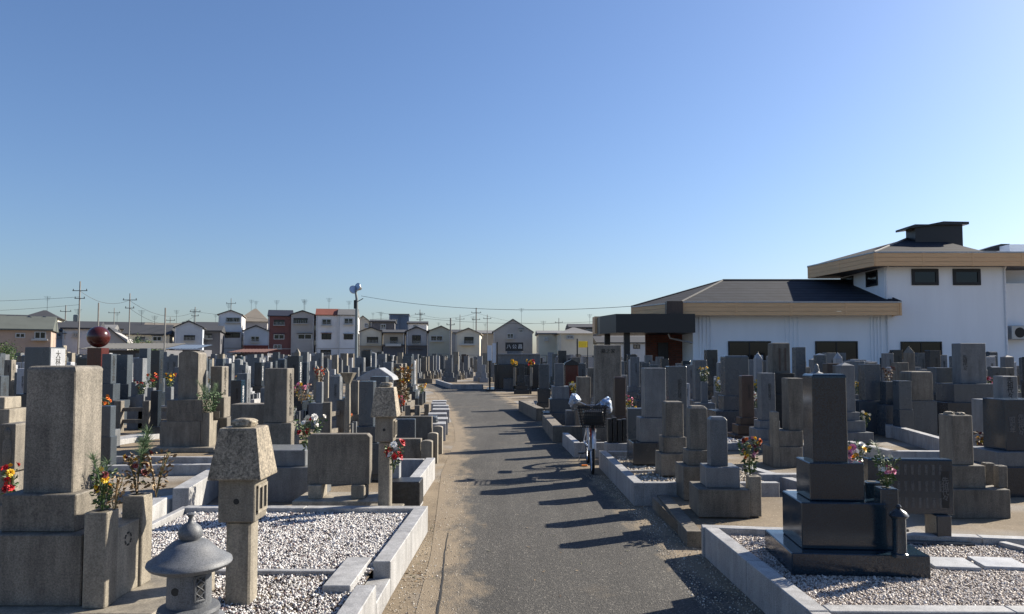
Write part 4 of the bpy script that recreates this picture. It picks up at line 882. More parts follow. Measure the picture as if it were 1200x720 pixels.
for s_ in (-1, 1):       # floppy mitts over the grips
    bm = bmesh.new(); bmesh.ops.create_uvsphere(bm, u_segments=28, v_segments=18, radius=1)
    for v in bm.verts:
        p = v.co.copy(); n = mnz.noise(p * 1.9 + Vector((s_ * 7, 0, 0))) * .35; q = 1 + n
        v.co = Vector((p.x * .095 * q + (.03 * s_ * -p.z), p.y * .11 * q, p.z * (.085 if s_ < 0 else .11) * q - .06 * abs(p.x) + (.03 if s_ < 0 else -.02)))
    o = mesh_obj('handlebar_mitt', bm, 'bag', root, (s_ * .24, .52, .985 - .02 * s_), smooth=True); o.scale = (.9, .9, .85); o.rotation_euler = (R(15), R(30 * s_), R(10 * s_))
o = block('reflector', 'orange_plastic', None, *atz(685, 547), 0.006, .09, .05, .02, .004); tag(o, 'small orange reflector block lying on the road left of the bicycle', 'reflector')
# ================================================================== crematorium hall
def zat(py, Y): return aty(600, py, Y)[1]
def xat(px, Y): return (px - 600) / F * Y
def poly_slab(bm, P, z0, z1, mi=0):
    b = [bm.verts.new((x, y, z0)) for x, y in P]; t = [bm.verts.new((x, y, z1)) for x, y in P]
    bm.faces.new(b[::-1]).material_index = mi; bm.faces.new(t).material_index = mi
    for i in range(len(P)): bm.faces.new((b[i], b[(i + 1) % len(P)], t[(i + 1) % len(P)], t[i])).material_index = mi
YW = 40.
def win(parent, x0, x1, z0, z1, y, panes=2, name='window', fr=.07, mat='frame_dark', glass='glass', axis='y'):
    bm = bmesh.new()
    def bx(a0, a1, c0, c1, d0, d1):
        if axis == 'y': add_box(bm, a0, a1, y - d1, y - d0, c0, c1)
        else: add_box(bm, y - d1, y - d0, a0, a1, c0, c1)
    bx(x0, x1, z1 - fr, z1, 0, .06); bx(x0, x1, z0, z0 + fr, 0, .06); bx(x0, x0 + fr, z0 + fr, z1 - fr, 0, .06); bx(x1 - fr, x1, z0 + fr, z1 - fr, 0, .06)
    for k in range(1, panes):
        xm = x0 + (x1 - x0) * k / panes; bx(xm - fr * .4, xm + fr * .4, z0 + fr, z1 - fr, 0, .05)
    w_ = mesh_obj(name, bm, mat, parent)
    bm = bmesh.new(); bx(x0 + fr, x1 - fr, z0 + fr, z1 - fr, .002, .02); mesh_obj('pane', bm, glass, w_); return w_
hall = empty('cremation_hall', (0, 0, 0), 0, 'white rendered hall with tan boarded eaves, slate roofs and black roof vent', 'building')
wx0, wx1, tx1 = xat(812, YW), xat(1038, YW), xat(1181, YW)
ze = zat(371, YW - .8)
bm = bmesh.new(); add_box(bm, wx0, wx1, YW, YW + 11, 0, ze + .1); mesh_obj('wing_wall', bm, 'render_wall', hall)
ribs = [820, 824, 829, 833, 921, 926, 931, 936, 1021, 1025, 1029, 1033]
for p in ribs: bm = bmesh.new(); add_box(bm, xat(p, YW) - .035, xat(p, YW) + .035, YW - .06, YW - .002, 0, ze); mesh_obj('pilaster_rib', bm, 'render_wall', hall)
for a, b in ((853, 903), (955, 1004.5)): win(hall, xat(a, YW), xat(b, YW), .5, zat(400, YW), YW, 2)
# wing eaves polygon and roof
A_, B_, C_, D_, E_ = (xat(799, 39.2), 39.2), (xat(1057, 39.2), 39.2), (xat(1057, 39.2), 50), (8.4, 50), (xat(740, 43), 43)
zf0, zf1 = zat(370, 39.2), zat(353.5, 39.2)
def fascia(P, z0, z1, name='fascia', n=3, mat='cladding'):
    bm = bmesh.new(); hb = (z1 - z0 - .08) / n
    for i in range(len(P) - 1):
        p, q = Vector(P[i]), Vector(P[i + 1])
        for k in range(n): strip_box(bm, p, q, .10, z0 + hb * k + .012, z0 + hb * (k + 1), 1)
        L = (q - p).length; m = max(1, int(L / 2.6)); d = (q - p).normalized(); nn = Vector((d.y, -d.x)) * .012
        for k in range(m + 1): c = p + (q - p) * min(max(k / m, .012), .988); strip_box(bm, c - d * .06 + nn, c + d * .06 + nn, .1, z0, z1 - .07, 1)
    bmesh.ops.recalc_face_normals(bm, faces=bm.faces); f = mesh_obj(name, bm, mat, hall)
    bm = bmesh.new()
    for i in range(len(P) - 1):
        d = (Vector(P[i + 1]) - Vector(P[i])).normalized(); nn = Vector((d.y, -d.x)) * .03
        strip_box(bm, Vector(P[i]) + nn, Vector(P[i + 1]) + nn, .16, z1 - .065, z1, 1)
    bmesh.ops.recalc_face_normals(bm, faces=bm.faces); mesh_obj('gutter', bm, 'alu', f); return f
fascia([E_, A_, B_, (B_[0], 40)], zf0, zf1)
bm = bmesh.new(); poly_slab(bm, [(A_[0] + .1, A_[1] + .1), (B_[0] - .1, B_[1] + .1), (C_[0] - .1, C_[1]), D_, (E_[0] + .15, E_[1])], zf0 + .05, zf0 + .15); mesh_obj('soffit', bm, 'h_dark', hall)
P_, Q_ = (xat(848, 45), 45.), (xat(997, 45), 45.); zr_ = zat(329, 45)
bm = bmesh.new(); V = lambda p, z: bm.verts.new((p[0], p[1], z))
ve = [V(p, zf1 - .03) for p in (A_, B_, C_, D_, E_)]; vp, vq = V(P_, zr_), V(Q_, zr_)
for f in ((ve[0], ve[1], vq, vp), (ve[4], ve[0], vp), (ve[3], ve[4], vp), (ve[2], ve[3], vp, vq), (ve[1], ve[2], vq)): bm.faces.new(f)
rf = mesh_obj('wing_roof', bm, 'slate', hall)
bm = bmesh.new(); add_tube(bm, [(*P_, zr_ + .02), (*Q_, zr_ + .02)], .07, 6); add_tube(bm, [(*P_, zr_ + .02), (*A_, zf1)], .05, 6); add_tube(bm, [(*P_, zr_ + .02), (*E_, zf1)], .05, 6); add_tube(bm, [(*Q_, zr_ + .02), (*B_, zf1)], .05, 6); mesh_obj('ridge_caps', bm, 'r_dark', rf)
# tall block
zt = zat(312, YW - .8) + .1
bm = bmesh.new(); add_box(bm, wx1 + .003, tx1, YW - .003, YW + 5.3, 0, zt + .15); mesh_obj('main_wall', bm, 'render_wall', hall)
A2, B2 = (xat(1027, 39.2), 39.2), (xat(1260, 39.2), 39.2); E2 = (xat(948, 45.4), 45.4)
fascia([E2, A2, B2], zat(312, 39.2), zat(295, 39.2))
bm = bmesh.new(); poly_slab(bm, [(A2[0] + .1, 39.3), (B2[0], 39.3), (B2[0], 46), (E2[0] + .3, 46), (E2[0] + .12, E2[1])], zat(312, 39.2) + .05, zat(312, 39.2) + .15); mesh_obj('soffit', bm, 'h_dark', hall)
bm = bmesh.new(); zz = zat(295, 39.2) - .03; T_ = (xat(1066, 43), 43.); zt2 = zat(280, 43)
XR = xat(1160, 39.2); va = [V(p, zz) for p in (A2, (XR, 39.2), (XR + 1., 46), (E2[0] + .2, 46), E2)]; XU = xat(1098, 43); vt, vu = V(T_, zt2), V((XU, 43), zt2)
for f in ((va[0], va[1], vu, vt), (va[4], va[0], vt), (va[3], va[4], vt), (va[2], va[3], vt, vu), (va[1], va[2], vu)): bm.faces.new(f)
rf2 = mesh_obj('main_roof', bm, 'slate', hall)
bm = bmesh.new(); add_tube(bm, [(*T_, zt2 + .02), (XU, 43, zt2 + .02)], .07, 6); add_tube(bm, [(*T_, zt2 + .02), (*A2, zz)], .06, 6); mesh_obj('ridge_caps', bm, 'r_grey', rf2)
# roof vent
c0, c1 = xat(1076, 42), xat(1132, 42); zc0, zc1 = zat(291, 42), zat(263, 42)
vt_ = mesh_obj('roof_vent', (lambda b: (add_box(b, c0, c1, 42, 43, zc0 - .6, zc1), b)[1])(bmesh.new()), 'black_panel', hall)
bm = bmesh.new(); Q = 41.8; extrude_profile(bm, [(xat(1068, Q), zat(268, Q)), (xat(1100, Q), zat(263.5, Q)), (xat(1140, Q), zat(263, Q)), (xat(1140, Q), zat(260, Q)), (xat(1110, Q), zat(259.5, Q)), (xat(1092, Q), zat(263, Q)), (xat(1068, Q), zat(265.5, Q))], Q, 43.2); mesh_obj('vent_cap', bm, 'black_panel', vt_)
for a, b in ((1070, 1101.5), (1118.5, 1151)): win(hall, xat(a, YW), xat(b, YW), zat(334.5, YW), zat(315.5, YW), YW - .003, 1, fr=.16)
win(hall, xat(1055, YW), xat(1103, YW), .5, zat(400.5, YW), YW - .003, 2)
for ya, yb_ in ((40.7, 42.0), (43.6, 45.2)): win(hall, ya, yb_, zat(335, 41), zat(317, 41), wx1 + .003, 1, fr=.1, axis='x')
for p, zt_ in ((1040, zat(318, YW)), (1179, zat(316, YW))): bm = bmesh.new(); add_tube(bm, [(xat(p, YW), YW - .3, zt_ + .3), (xat(p, YW), YW - .06, zt_), (xat(p, YW), YW - .06, 0)], .05, 8); mesh_obj('downpipe', bm, 'white_paint', hall)
# annex at the right edge
bm = bmesh.new(); add_box(bm, tx1 + .003, tx1 + 9, YW + .6, YW + 12, 0, zat(331, YW)); add_box(bm, tx1 + .5, tx1 + 9, YW + 1.6, YW + 12, zat(331, YW), zat(297, YW)); add_box(bm, xat(1187, 47), xat(1187, 47) + 6, 47, 50, zat(331, 47), zat(286.5, 47)); mesh_obj('annex_wall', bm, 'render_wall', hall)
bm = bmesh.new(); add_box(bm, tx1 + .04, tx1 + .42, YW + .9, YW + 1.5, zat(328, YW), zat(313, YW)); mesh_obj('annex_dark_box', bm, 'black_panel', hall)  # small black box above the lower annex wall
o = mesh_obj('annex_roof', (lambda b: (extrude_profile(b, [(xat(1150, 48), zat(294, 48)), (xat(1187, 48), zat(294, 48)), (xat(1187, 48), zat(286, 48)), (xat(1177, 48), zat(286, 48))], 48, 49), b)[1])(bmesh.new()), 'black_panel', hall)
root = empty('air_conditioner', (xat(1196, YW), YW + .25, zat(398, YW)), 0, 'grey outdoor air conditioner unit on the white wall, right picture edge', 'air conditioner')
block('casing', 'alu', root, .1, 0, 0, 1.1, .5, .75, .02); bm = bmesh.new(); bmesh.ops.create_circle(bm, cap_ends=True, radius=.28, segments=24, matrix=Matrix.Rotation(R(90), 4, 'X')); mesh_obj('fan_grille', bm, 'black_wire', root, (-.02, -.253, .37))
# porch
Yp = 38.6; xp0, xp1 = xat(722, Yp), xat(815, Yp); zp0, zp1 = zat(390, Yp), zat(368, Yp)
bm = bmesh.new(); poly_slab(bm, [(xp0, Yp), (xp1, Yp), (xp1, YW - .01), (wx0, 44), (xat(703, 42), 44), (xat(703, 41), 41)], zp0, zp1); pc = mesh_obj('porch_canopy', bm, 'black_panel', hall)
bm = bmesh.new(); add_box(bm, xat(697, 43), xat(706, 43), 43, 44.2, zat(390, 43), zat(371, 43)); mesh_obj('canopy_end', bm, 'cladding', pc)
for p, y in ((712, 41.5), (735, 39.4)): mesh_obj('porch_post', (lambda b: (add_box(b, xat(p, y) - .15, xat(p, y) + .15, y, y + .3, 0, zat(390, y)), b)[1])(bmesh.new()), 'black_panel', hall)
bm = bmesh.new(); xb0, xb1 = xat(757, 42.5), xat(806, 42.5); add_box(bm, xb0, xb1 + 1, 42.5, 42.8, 0, zf0); mesh_obj('brick_wall', bm, 'brick_wall', hall)
bm = bmesh.new(); add_box(bm, xat(771, 42.4), xat(783, 42.4), 42.40, 42.49, 0, zat(402, 42.4)); mesh_obj('door', bm, 'frame_dark', hall)
bm = bmesh.new(); add_tube(bm, [(xat(787, 39), 39.8, zat(391, 39)), (xat(789, 39), 39.8, zat(396, 39)), (xat(813, 39.5), 39.85, zat(402, 39.5))], .05, 8); mesh_obj('bent_pipe', bm, 'alu', hall)
bm = bmesh.new(); add_box(bm, xat(782, 39), xat(801, 39), 39.02, 39.5, zp1, zat(353, 39)); mesh_obj('eave_box', bm, 'brown_granite', hall)
HERO.append((xp0 - 1, 60, 37.5, 60))
# ================================================================== houses
HN = []
def house(name, label, xl, xr, ye, Y, wall, roof, kind='gable', yr=None, depth=9., wins=(), base=None, ant=1, xa=None, balcony=None, ov=.25):
    x0, x1 = xat(xl, Y), xat(xr, Y); h = zat(ye, Y); zr = zat(yr, Y if kind != 'hip' else Y + depth / 2) if yr else h
    root = empty(name, ((x0 + x1) / 2, Y, 0), 0, label, 'house', 'houses behind the cemetery'); root.rotation_euler[2] = .78 * math.atan((600 - (xl + xr) / 2) / F) if xr < 560 else 0.; w_ = (x1 - x0) / 2
    bm = bmesh.new(); add_box(bm, -w_, w_, 0, depth, 0, h)
    if kind == 'gable':
        xap = (xat(xa, Y) - (x0 + x1) / 2) if xa else 0
        extrude_profile(bm, [(-w_, h), (w_, h), (xap, zr)], .002, depth - .002)
        wl = mesh_obj('wall', bm, wall, root); bm = bmesh.new(); t = .14
        sl = (zr - h) / max(.1, w_ - abs(xap))
        extrude_profile(bm, [(-w_ - ov, h - ov * sl), (xap, zr + .02), (w_ + ov, h - ov * sl), (w_ + ov, h - ov * sl + t), (xap, zr + t + .06), (-w_ - ov, h - ov * sl + t)], -ov, depth + ov)
    elif kind == 'flat':
        wl = mesh_obj('wall', bm, wall, root); bm = bmesh.new(); add_box(bm, -w_ - .1, w_ + .1, -.1, depth, h, h + .2)
    elif kind == 'shed':   # roof slope facing the camera
        wl = mesh_obj('wall', bm, wall, root); bm = bmesh.new(); extrude_profile(bm, [(-.25, h), (-.25, h + .12), (1.6, zr + .1), (depth, h), (depth, h - .1)], -w_ - .12, w_ + .12, 'x')
    elif kind == 'side':   # ridge along X
        wl = mesh_obj('wall', bm, wall, root); bm = bmesh.new(); extrude_profile(bm, [(-ov - .2, h - .1), (-ov - .2, h + .08), (depth / 2, zr + .1), (depth + ov, h + .08), (depth + ov, h - .1)], -w_ - ov, w_ + ov, 'x')
    elif kind == 'hip':
        wl = mesh_obj('wall', bm, wall, root); bm = bmesh.new(); o_ = .5; rx = max(.2, w_ - depth / 2)
        e = [bm.verts.new(p) for p in ((-w_ - o_, -o_, h), (w_ + o_, -o_, h), (w_ + o_, depth + o_, h), (-w_ - o_, depth + o_, h))]
        r = [bm.verts.new((-rx, depth / 2, zr)), bm.verts.new((rx, depth / 2, zr))]
        for f in ((e[0], e[1], r[1], r[0]), (e[1], e[2], r[1]), (e[2], e[3], r[0], r[1]), (e[3], e[0], r[0]), (e[3], e[2], e[1], e[0])): bm.faces.new(f)
        r2 = bmesh.ops.extrude_face_region(bm, geom=[]) 
    rf = mesh_obj('roof', bm, roof, root)
    for (a, b, c, d) in wins:
        m = (xl + xr) / 2
        wv = win(root, xat(a, Y) - (x0 + x1) / 2, xat(b, Y) - (x0 + x1) / 2, zat(d, Y), zat(c, Y), 0, 2, fr=.12, mat='alu' if (a + int(c)) % 3 else 'frame_dark', glass='glass')
    # side windows on the sunlit flank
    for zz in np.arange(1.2, h - 1.5, 2.6):
        if xr < 560 and depth > 5: win(root, 1.5, 2.6, zz, zz + .9, w_ + .062, 1, fr=.08, mat='alu', axis='x')
    if base:
        bm = bmesh.new(); zb = zat(base[1], Y); add_box(bm, -w_ - .03, w_ + .03, -.10, -.003, 0, zb); add_box(bm, -w_ - .1, w_ + .1, -.5, -.003, zb, zb + .15); mesh_obj('ground_storey', bm, base[0], root)
    if xr - xl < 60:
        for sg in ((-1,) if xl % 2 < 1 else (1,)): bm = bmesh.new(); add_tube(bm, [(sg * (w_ - .15), -.06, 0), (sg * (w_ - .15), -.06, h)], .05, 5); mesh_obj('downpipe', bm, 'alu' if wall in ('h_white', 'h_cream') else 'h_white', root)
        for k_, (a, b, c_, d_) in enumerate(wins):
            bm = bmesh.new(); ax0, ax1 = xat(a, Y) - (x0 + x1) / 2, xat(b, Y) - (x0 + x1) / 2
            if k_ % 2 == 0: add_box(bm, ax0 - .1, ax1 + .1, -.45, -.062, zat(d_, Y) - .12, zat(d_, Y) - .02); [add_box(bm, q - .02, q + .02, -.45, -.41, zat(d_, Y), zat(d_, Y) + .5) for q in np.linspace(ax0, ax1, 9)]; mesh_obj('window_rail', bm, 'alu', root)
            else: add_box(bm, ax0 - .15, ax1 + .15, -.4, -.062, zat(c_, Y) + .05, zat(c_, Y) + .12); mesh_obj('window_hood', bm, roof, root)
        bm = bmesh.new(); add_box(bm, -w_ - .02, w_ + .02, -.05, -.003, h * .36, h * .36 + .12); mesh_obj('wall_band', bm, 'alu' if wall == 'h_dark' else 'h_grey', root)
    if balcony:
        a, b, c, d = balcony; bm = bmesh.new(); add_box(bm, xat(a, Y) - (x0 + x1) / 2, xat(b, Y) - (x0 + x1) / 2, -.9, -.004, zat(d, Y), zat(c, Y)); mesh_obj('balcony', bm, 'alu', root)
    for k in range(ant):
        bm = bmesh.new(); ax = random.uniform(-w_ * .5, w_ * .5); at = zr + random.uniform(1.5, 2.6); add_tube(bm, [(ax, depth / 2, zr - 1.2), (ax, depth / 2, at)], .03, 4)
        for q in range(4): add_tube(bm, [(ax - .5 + q * .08, depth / 2, at - .1 - q * .18), (ax + .5 - q * .08, depth / 2, at - .1 - q * .18)], .02, 4)
        mesh_obj('antenna', bm, 'dark_metal', root)
    HN.append((xl, xr, Y)); return root
H = house
H('peach_house', 'peach two-storey house with broad grey-green roof at the far left', -60, 50, 386, 88, 'h_peach', 'r_green', 'side', 369, 7, [(14, 24, 390, 396), (33, 45, 388, 397)], balcony=(31, 47, 397, 399), ant=1)
H('cream_house', 'cream house with dark hipped roof rising behind the peach house', 30, 64, 373, 120, 'h_cream', 'r_dark', 'hip', 364, 9, [(52, 61, 377, 382)])
H('white_house', 'white-blue house with dark roof left of the first big utility pole', 54, 86, 388, 104, 'h_blue', 'r_dark', 'side', 377, 8, [(62, 72, 390, 395)], ant=0)
H('white_house', 'white house with dark gable, just behind the utility pole and the ball', 76, 112, 385, 100, 'h_white', 'r_dark', 'side', 376, 8, [(86, 92, 390, 395), (77, 79, 392, 398)])
H('white_house', 'small white house hidden behind the dark red ball', 102, 130, 386, 108, 'h_white', 'r_grey', 'side', 380, 8, ant=0)
H('grey_house', 'grey gabled house right of the dark red ball', 124, 148, 398, 98, 'h_grey', 'r_dark', 'gable', 385, 8, ant=0, xa=128)
H('cream_house', 'cream house with dark roof and balcony beyond the second utility pole', 148, 196, 392, 112, 'h_cream', 'r_dark', 'side', 380, 9, [(160, 170, 395, 400), (178, 188, 394, 400)], ant=2)
H('tan_house', 'low tan roofed house further right of the second utility pole', 170, 214, 388, 135, 'h_tan', 'r_tan', 'side', 378, 9, [(180, 186, 391, 395)])
H('blue_house', 'pale blue house with grey roof left of the dark house', 206, 236, 384, 112, 'h_blue', 'r_dark', 'gable', 377, 9, [(216, 228, 393, 399)], ant=1)
H('dark_house', 'dark two-storey house with a low blue roof edge, left of the white three-storey one', 228, 257, 388, 116, 'h_dark', 'r_dark', 'side', 381, 9, [(236, 248, 391, 397)], ant=0)
H('white_house', 'white three-storey gabled house with two wide grey windows', 256.5, 282, 369, 125, 'h_white', 'r_tan', 'gable', 364.5, 9.5, [(264.5, 280.5, 372, 378), (264, 280.5, 390, 396)], xa=270)
H('mansard_house', 'grey house with a large angular roof behind the white gabled one', 280, 312, 377, 140, 'h_grey', 'r_tan', 'hip', 362, 12, ant=2)
H('blue_house', 'low blue-grey gabled house with dark red ground storey', 286, 313.5, 388, 124, 'h_blue', 'r_dark', 'gable', 382.5, 8, [(294, 304, 394, 401)], ('h_base_red', 406), ant=0)
H('red_brown_house', 'narrow red-brown three-storey house with solar panels', 314.5, 341, 371, 125, 'h_redbrown', 'solar', 'shed', 363.5, 9.5, [(321, 333, 375, 381), (321, 333, 392, 398), (321, 330, 404, 409)], ant=1)
H('grey_house', 'grey-beige three-storey gabled house between red-brown and white ones', 341.5, 367.5, 369, 125.2, 'h_grey', 'r_dark', 'gable', 365, 9.5, [(344, 360, 373, 379), (349, 365, 391.5, 398)], ant=2, xa=354)
H('white_house', 'white three-storey house with orange-red tiled roof', 370.5, 396, 370, 125, 'h_white', 'r_red', 'shed', 362, 9.5, [(377, 388, 374, 381), (377, 388, 391, 398), (376, 388, 410, 416)])
H('white_house', 'white three-storey house with pale grey roof beside the floodlight pole', 396.4, 418.5, 370, 125, 'h_white', 'r_grey', 'shed', 362.5, 9.5, [(403, 413.5, 373, 380), (403, 413.5, 392, 398)])
H('cream_house', 'small cream flat-sided house behind the floodlight pole', 417, 433, 377, 150, 'h_cream', 'r_tan', 'gable', 371, 9, [(427, 431, 379, 384)], ant=0)
H('beige_house', 'beige two-storey gabled house with dark wide window, right of the floodlight pole', 422, 447, 389, 126, 'h_cream', 'r_dark', 'gable', 384.5, 9, [(430, 443, 395, 402), (427, 434, 411, 415)], ('h_tan', 406), ant=0)
H('dark_house', 'dark tan two-storey house with upper balcony, next to the beige gabled one', 449, 474, 390, 126, 'h_tan', 'r_dark', 'side', 386, 9, [(457, 466, 395, 403)], ('h_dark', 405), balcony=(452, 470, 403, 406), ant=1)
H('pale_house', 'pale grey gabled house with shuttered window, third of the low row', 476.5, 500, 388.5, 126, 'h_grey', 'r_dark', 'gable', 384, 9, [(483, 493, 393, 403), (480, 495, 410, 415)], ('h_dark', 406), ant=0)
H('olive_house', 'pale olive gabled house with one wide window left of the narrow pole', 503, 528, 388, 126, 'h_olive', 'r_tan', 'gable', 383, 9, [(504.5, 519, 393.5, 400)], ant=0, xa=517)
H('cream_house', 'cream gabled house with white side wall and square dark window', 534, 562, 391, 120, 'h_cream', 'r_tan', 'gable', 385.5, 9, [(544, 555, 395, 403)], balcony=(539, 557, 403, 405), ant=1, xa=549)
H('blue_house', 'box-shaped dark blue flats behind the row of low houses', 456, 479, 369, 165, 'r_blue', 'r_grey', 'flat', None, 10, [(459, 466, 374, 379)], ant=0)
H('dark_house', 'dark wide house behind the low row, right of the floodlight pole', 434, 462, 377, 150, 'h_dark', 'r_dark', 'side', 374, 9, [(446, 452, 380, 386)], ant=2)
H('white_house', 'white house with roof terrace behind the pale gabled one', 478, 500, 379, 150, 'h_white', 'r_dark', 'side', 376, 9, [(484, 488, 381, 386)], ant=2)
H('large_house', 'large pale grey house with wide gable in the centre background', 578, 624, 389, 128, 'h_grey', 'r_grey', 'gable', 375, 12, [(594, 602, 391, 397), (608, 613, 386, 390)], xa=601, ant=1)
H('cream_house', 'long low cream house right of the large gabled one', 631, 660, 391, 118, 'h_cream', 'r_grey', 'side', 387, 10, [(638, 642, 396, 399)], ant=1)
H('cream_house', 'cream house with grey hipped roof before the porch of the hall', 656, 695, 391, 110, 'h_cream', 'r_grey', 'hip', 384, 10, [(664, 672, 393, 397)], ant=0)
H('dark_house', 'dark blue roofed house just left of the hall porch', 668, 705, 384, 140, 'h_dark', 'r_dark', 'side', 379, 9, [(687, 694, 384, 389)], ant=1)
H('grey_house', 'grey house glimpsed under the porch between its black posts', 700, 760, 402, 115, 'h_blue', 'r_dark', 'side', 394, 9, [(742, 750, 404, 409)], ant=0)
for i, (a, b, e, r, Y, wl, rf, lab) in enumerate(((214, 262, 383, 377, 170, 'h_grey', 'r_dark', 'distant grey house behind the pale blue one'), (120, 172, 386, 377, 160, 'h_tan', 'r_dark', 'distant dark-roofed house between the two utility poles'),
        (546, 580, 391, 387, 175, 'h_tan', 'r_grey', 'distant low house left of the large gabled one'), (500, 545, 390, 386, 180, 'h_grey', 'r_dark', 'distant house behind the narrow pole'), (425, 440, 380, 376, 190, 'h_white', 'r_grey', 'distant white house right of the floodlight pole'),
        (-40, 30, 378, 368, 190, 'h_grey', 'r_dark', 'distant grey roof behind the peach house'), (700, 760, 398, 392, 190, 'h_cream', 'r_grey', 'distant cream house behind the porch'))):
    H('distant_house', lab, a, b, e, Y, wl, rf, 'side', r, 9, ant=1)
# sheds
def shed(label, xl, xr, y0, y1, Y, mat, lean=1.2, cor=True):
    x0, x1 = xat(xl, Y), xat(xr, Y); za, zb = zat(y1, Y), zat(y0, Y + lean); root = empty('shed', ((x0 + x1) / 2, Y, 0), 0, label, 'shed'); w_ = (x1 - x0) / 2
    bm = bmesh.new(); add_box(bm, -w_ + .2, w_ - .2, lean * .5, lean + 2, 0, za - .1); mesh_obj('wall', bm, 'h_dark', root)
    bm = bmesh.new(); n = int(w_ * 2 / .16); pr = []
    for i in range(n + 1):
        x = -w_ + 2 * w_ * i / n; dz = .03 * (i % 2); pr.append((bm.verts.new((x, 0, za + dz)), bm.verts.new((x, lean * 2, zb + dz)), bm.verts.new((x, 0, za + dz - .04)), bm.verts.new((x, lean * 2, zb + dz - .04))))
    for a, b in zip(pr, pr[1:]): bm.faces.new((a[0], b[0], b[1], a[1])); bm.faces.new((a[2], b[2], b[0], a[0])); bm.faces.new((a[3], b[3], b[2], a[2]))
    mesh_obj('roof', bm, mat, root)
shed('long low shed with grey corrugated roof behind the dark red ball', 92, 190, 402, 409, 60, 'tin', 2.2)
shed('rusty red corrugated shed roof below the blue-grey gabled house', 266, 312, 409, 413, 70, 'rust', 2.)
shed('blue-grey low roof behind the curved tan stone', 192, 232, 404, 409, 75, 'r_blue', 2.)
# ================================================================== poles and wires
def upole(label, px, yt, Y, arms=((.6, 1.6),), r=.10, tr=False, name='utility_pole', mat='pole_concrete', cat='utility pole'):
    x = xat(px, Y); h = zat(yt, Y); root = empty(name, (x, Y, 0), 0, label, cat, 'utility poles')
    bm = bmesh.new(); add_tube(bm, [(0, 0, 0), (0, 0, h)], [r, r * .7], 8); mesh_obj('pole', bm, mat, root)
    for d, l in arms:
        bm = bmesh.new(); add_box(bm, -l / 2, l / 2, -.04, .04, h - d - .04, h - d + .04)
        for k in (-.45, 0, .45): add_lathe(bm, [(.05, h - d + .05), (.06, h - d + .2), (.03, h - d + .24)], 6, l * k, 0)
        mesh_obj('crossarm', bm, 'dark_metal', root)
    if tr: bm = bmesh.new(); add_lathe(bm, [(.26, h - 5.2), (.28, h - 5.1), (.28, h - 4.4), (.2, h - 4.3)], 12, -.45, 0); mesh_obj('transformer', bm, 'pole_green', root)
    return (x, Y, h)
ps = [upole('tall utility pole with crossarms and transformer, left of the dark red ball', 92, 330, 95, ((1.2, 1.9), (2.2, 1.3)), .12, True),
      upole('utility pole right of the ball with two short arms at its top', 151, 344, 100, ((.9, 1.9), (2., 1.2))),
      upole('utility pole with crossarms above the distant dark house', 228, 360, 125, ((.8, 1.8), (1.5, 1.2))),
      upole('utility pole behind the mansard roof', 270, 350, 150, ((1.0, 2.0),)), upole('utility pole behind the dark boxy flats', 492, 363, 160, ((1., 2.2), (2.2, 1.4))),
      upole('thin dark pole in front of the olive house right side', 528, 373, 110, ((1., 1.2),), .16), upole('utility pole with paired arms left of the large central house', 558, 361, 150, ((1., 2.), (2.4, 1.6)), .16),
      upole('shorter utility pole just left of the large central house', 571, 369, 150, ((.8, 1.6),)), upole('utility pole above the long low cream house', 655, 373, 170, ((1., 1.8),)),
      upole('short pole left of the big utility pole, over the cream house', 76, 358, 120, ((1., 1.8),), .12), upole('utility pole left of the grey distant roofs', 133, 361, 150, ((1., 2.4),)), upole('short utility pole above the tan roofed house', 199, 372, 140, ((.6, 1.8),)), upole('thin utility pole between the low row and the centre', 539, 369, 165, ((1., 2.),))]
for px, yt, yb_, Y, lab in ((114.5, 355, 390, 60, 'thin bare pole rising behind the dark red ball'), (193, 361, 412, 58, 'thin bare pale pole at the right end of the long shed')):
    x = xat(px, Y); bm = bmesh.new(); add_tube(bm, [(0, 0, 0), (0, 0, zat(yt, Y))], .06, 6); o = mesh_obj('thin_pole', bm, 'pole_concrete', None, (x, Y, 0)); tag(o, lab, 'pole')
def wire(label, a, b, sag, r=.014, n=24):
    bm = bmesh.new(); a, b = Vector(a), Vector(b); add_tube(bm, [a.lerp(b, i / n) - Vector((0, 0, sag * 4 * (i / n) * (1 - i / n))) for i in range(n + 1)], r, 4); o = mesh_obj('overhead_wire', bm, 'black_wire'); tag(o, label, 'wire', 'overhead wires')
def top(i, d=0.): return (ps[i][0], ps[i][1], ps[i][2] - d)
wire('overhead wire from the left edge to the tall utility pole, upper', (-95, 88, zat(346, 88)), top(0, 2.), .8, .022); wire('overhead wire from the left edge to the tall utility pole, lower', (-95, 88, zat(352, 88)), top(0, 3.), 1.2, .02)
wire('overhead wire between the two big utility poles at left', top(0, 1.2), top(1, .9), 1., .022); wire('overhead wire from the second utility pole to the one above the dark house', top(1, 1.), top(2, .8), 1.4, .022); wire('lower wire from the second utility pole rightwards', top(1, 2.), top(2, 1.5), 1.8, .02)
wire('wire running above the grey and white three-storey houses', top(2, .8), top(4, 1.), 1.5, .022); wire('wire over the low row of houses', top(4, 1.), top(6, 1.), 1., .022); wire('wire over the large central house', top(6, 1.), top(8, 1.), 1., .022)
Yf = 55.; xf = xat(418, Yf)
wire('long wire from the floodlight pole to the hall porch', (xf + .3, Yf, zat(347, Yf)), (xat(742, 42), 42, zat(359, 42)), .55, .016, 30)
wire('second long wire behind, sagging towards the hall', (xat(440, 100), 100, zat(366, 100)), (xat(740, 90), 90, zat(374, 90)), 1., .02)
root = empty('floodlight_pole', (xf, Yf, 0), 0, 'grey pole carrying two round floodlights above the graves, left of the road', 'floodlight')
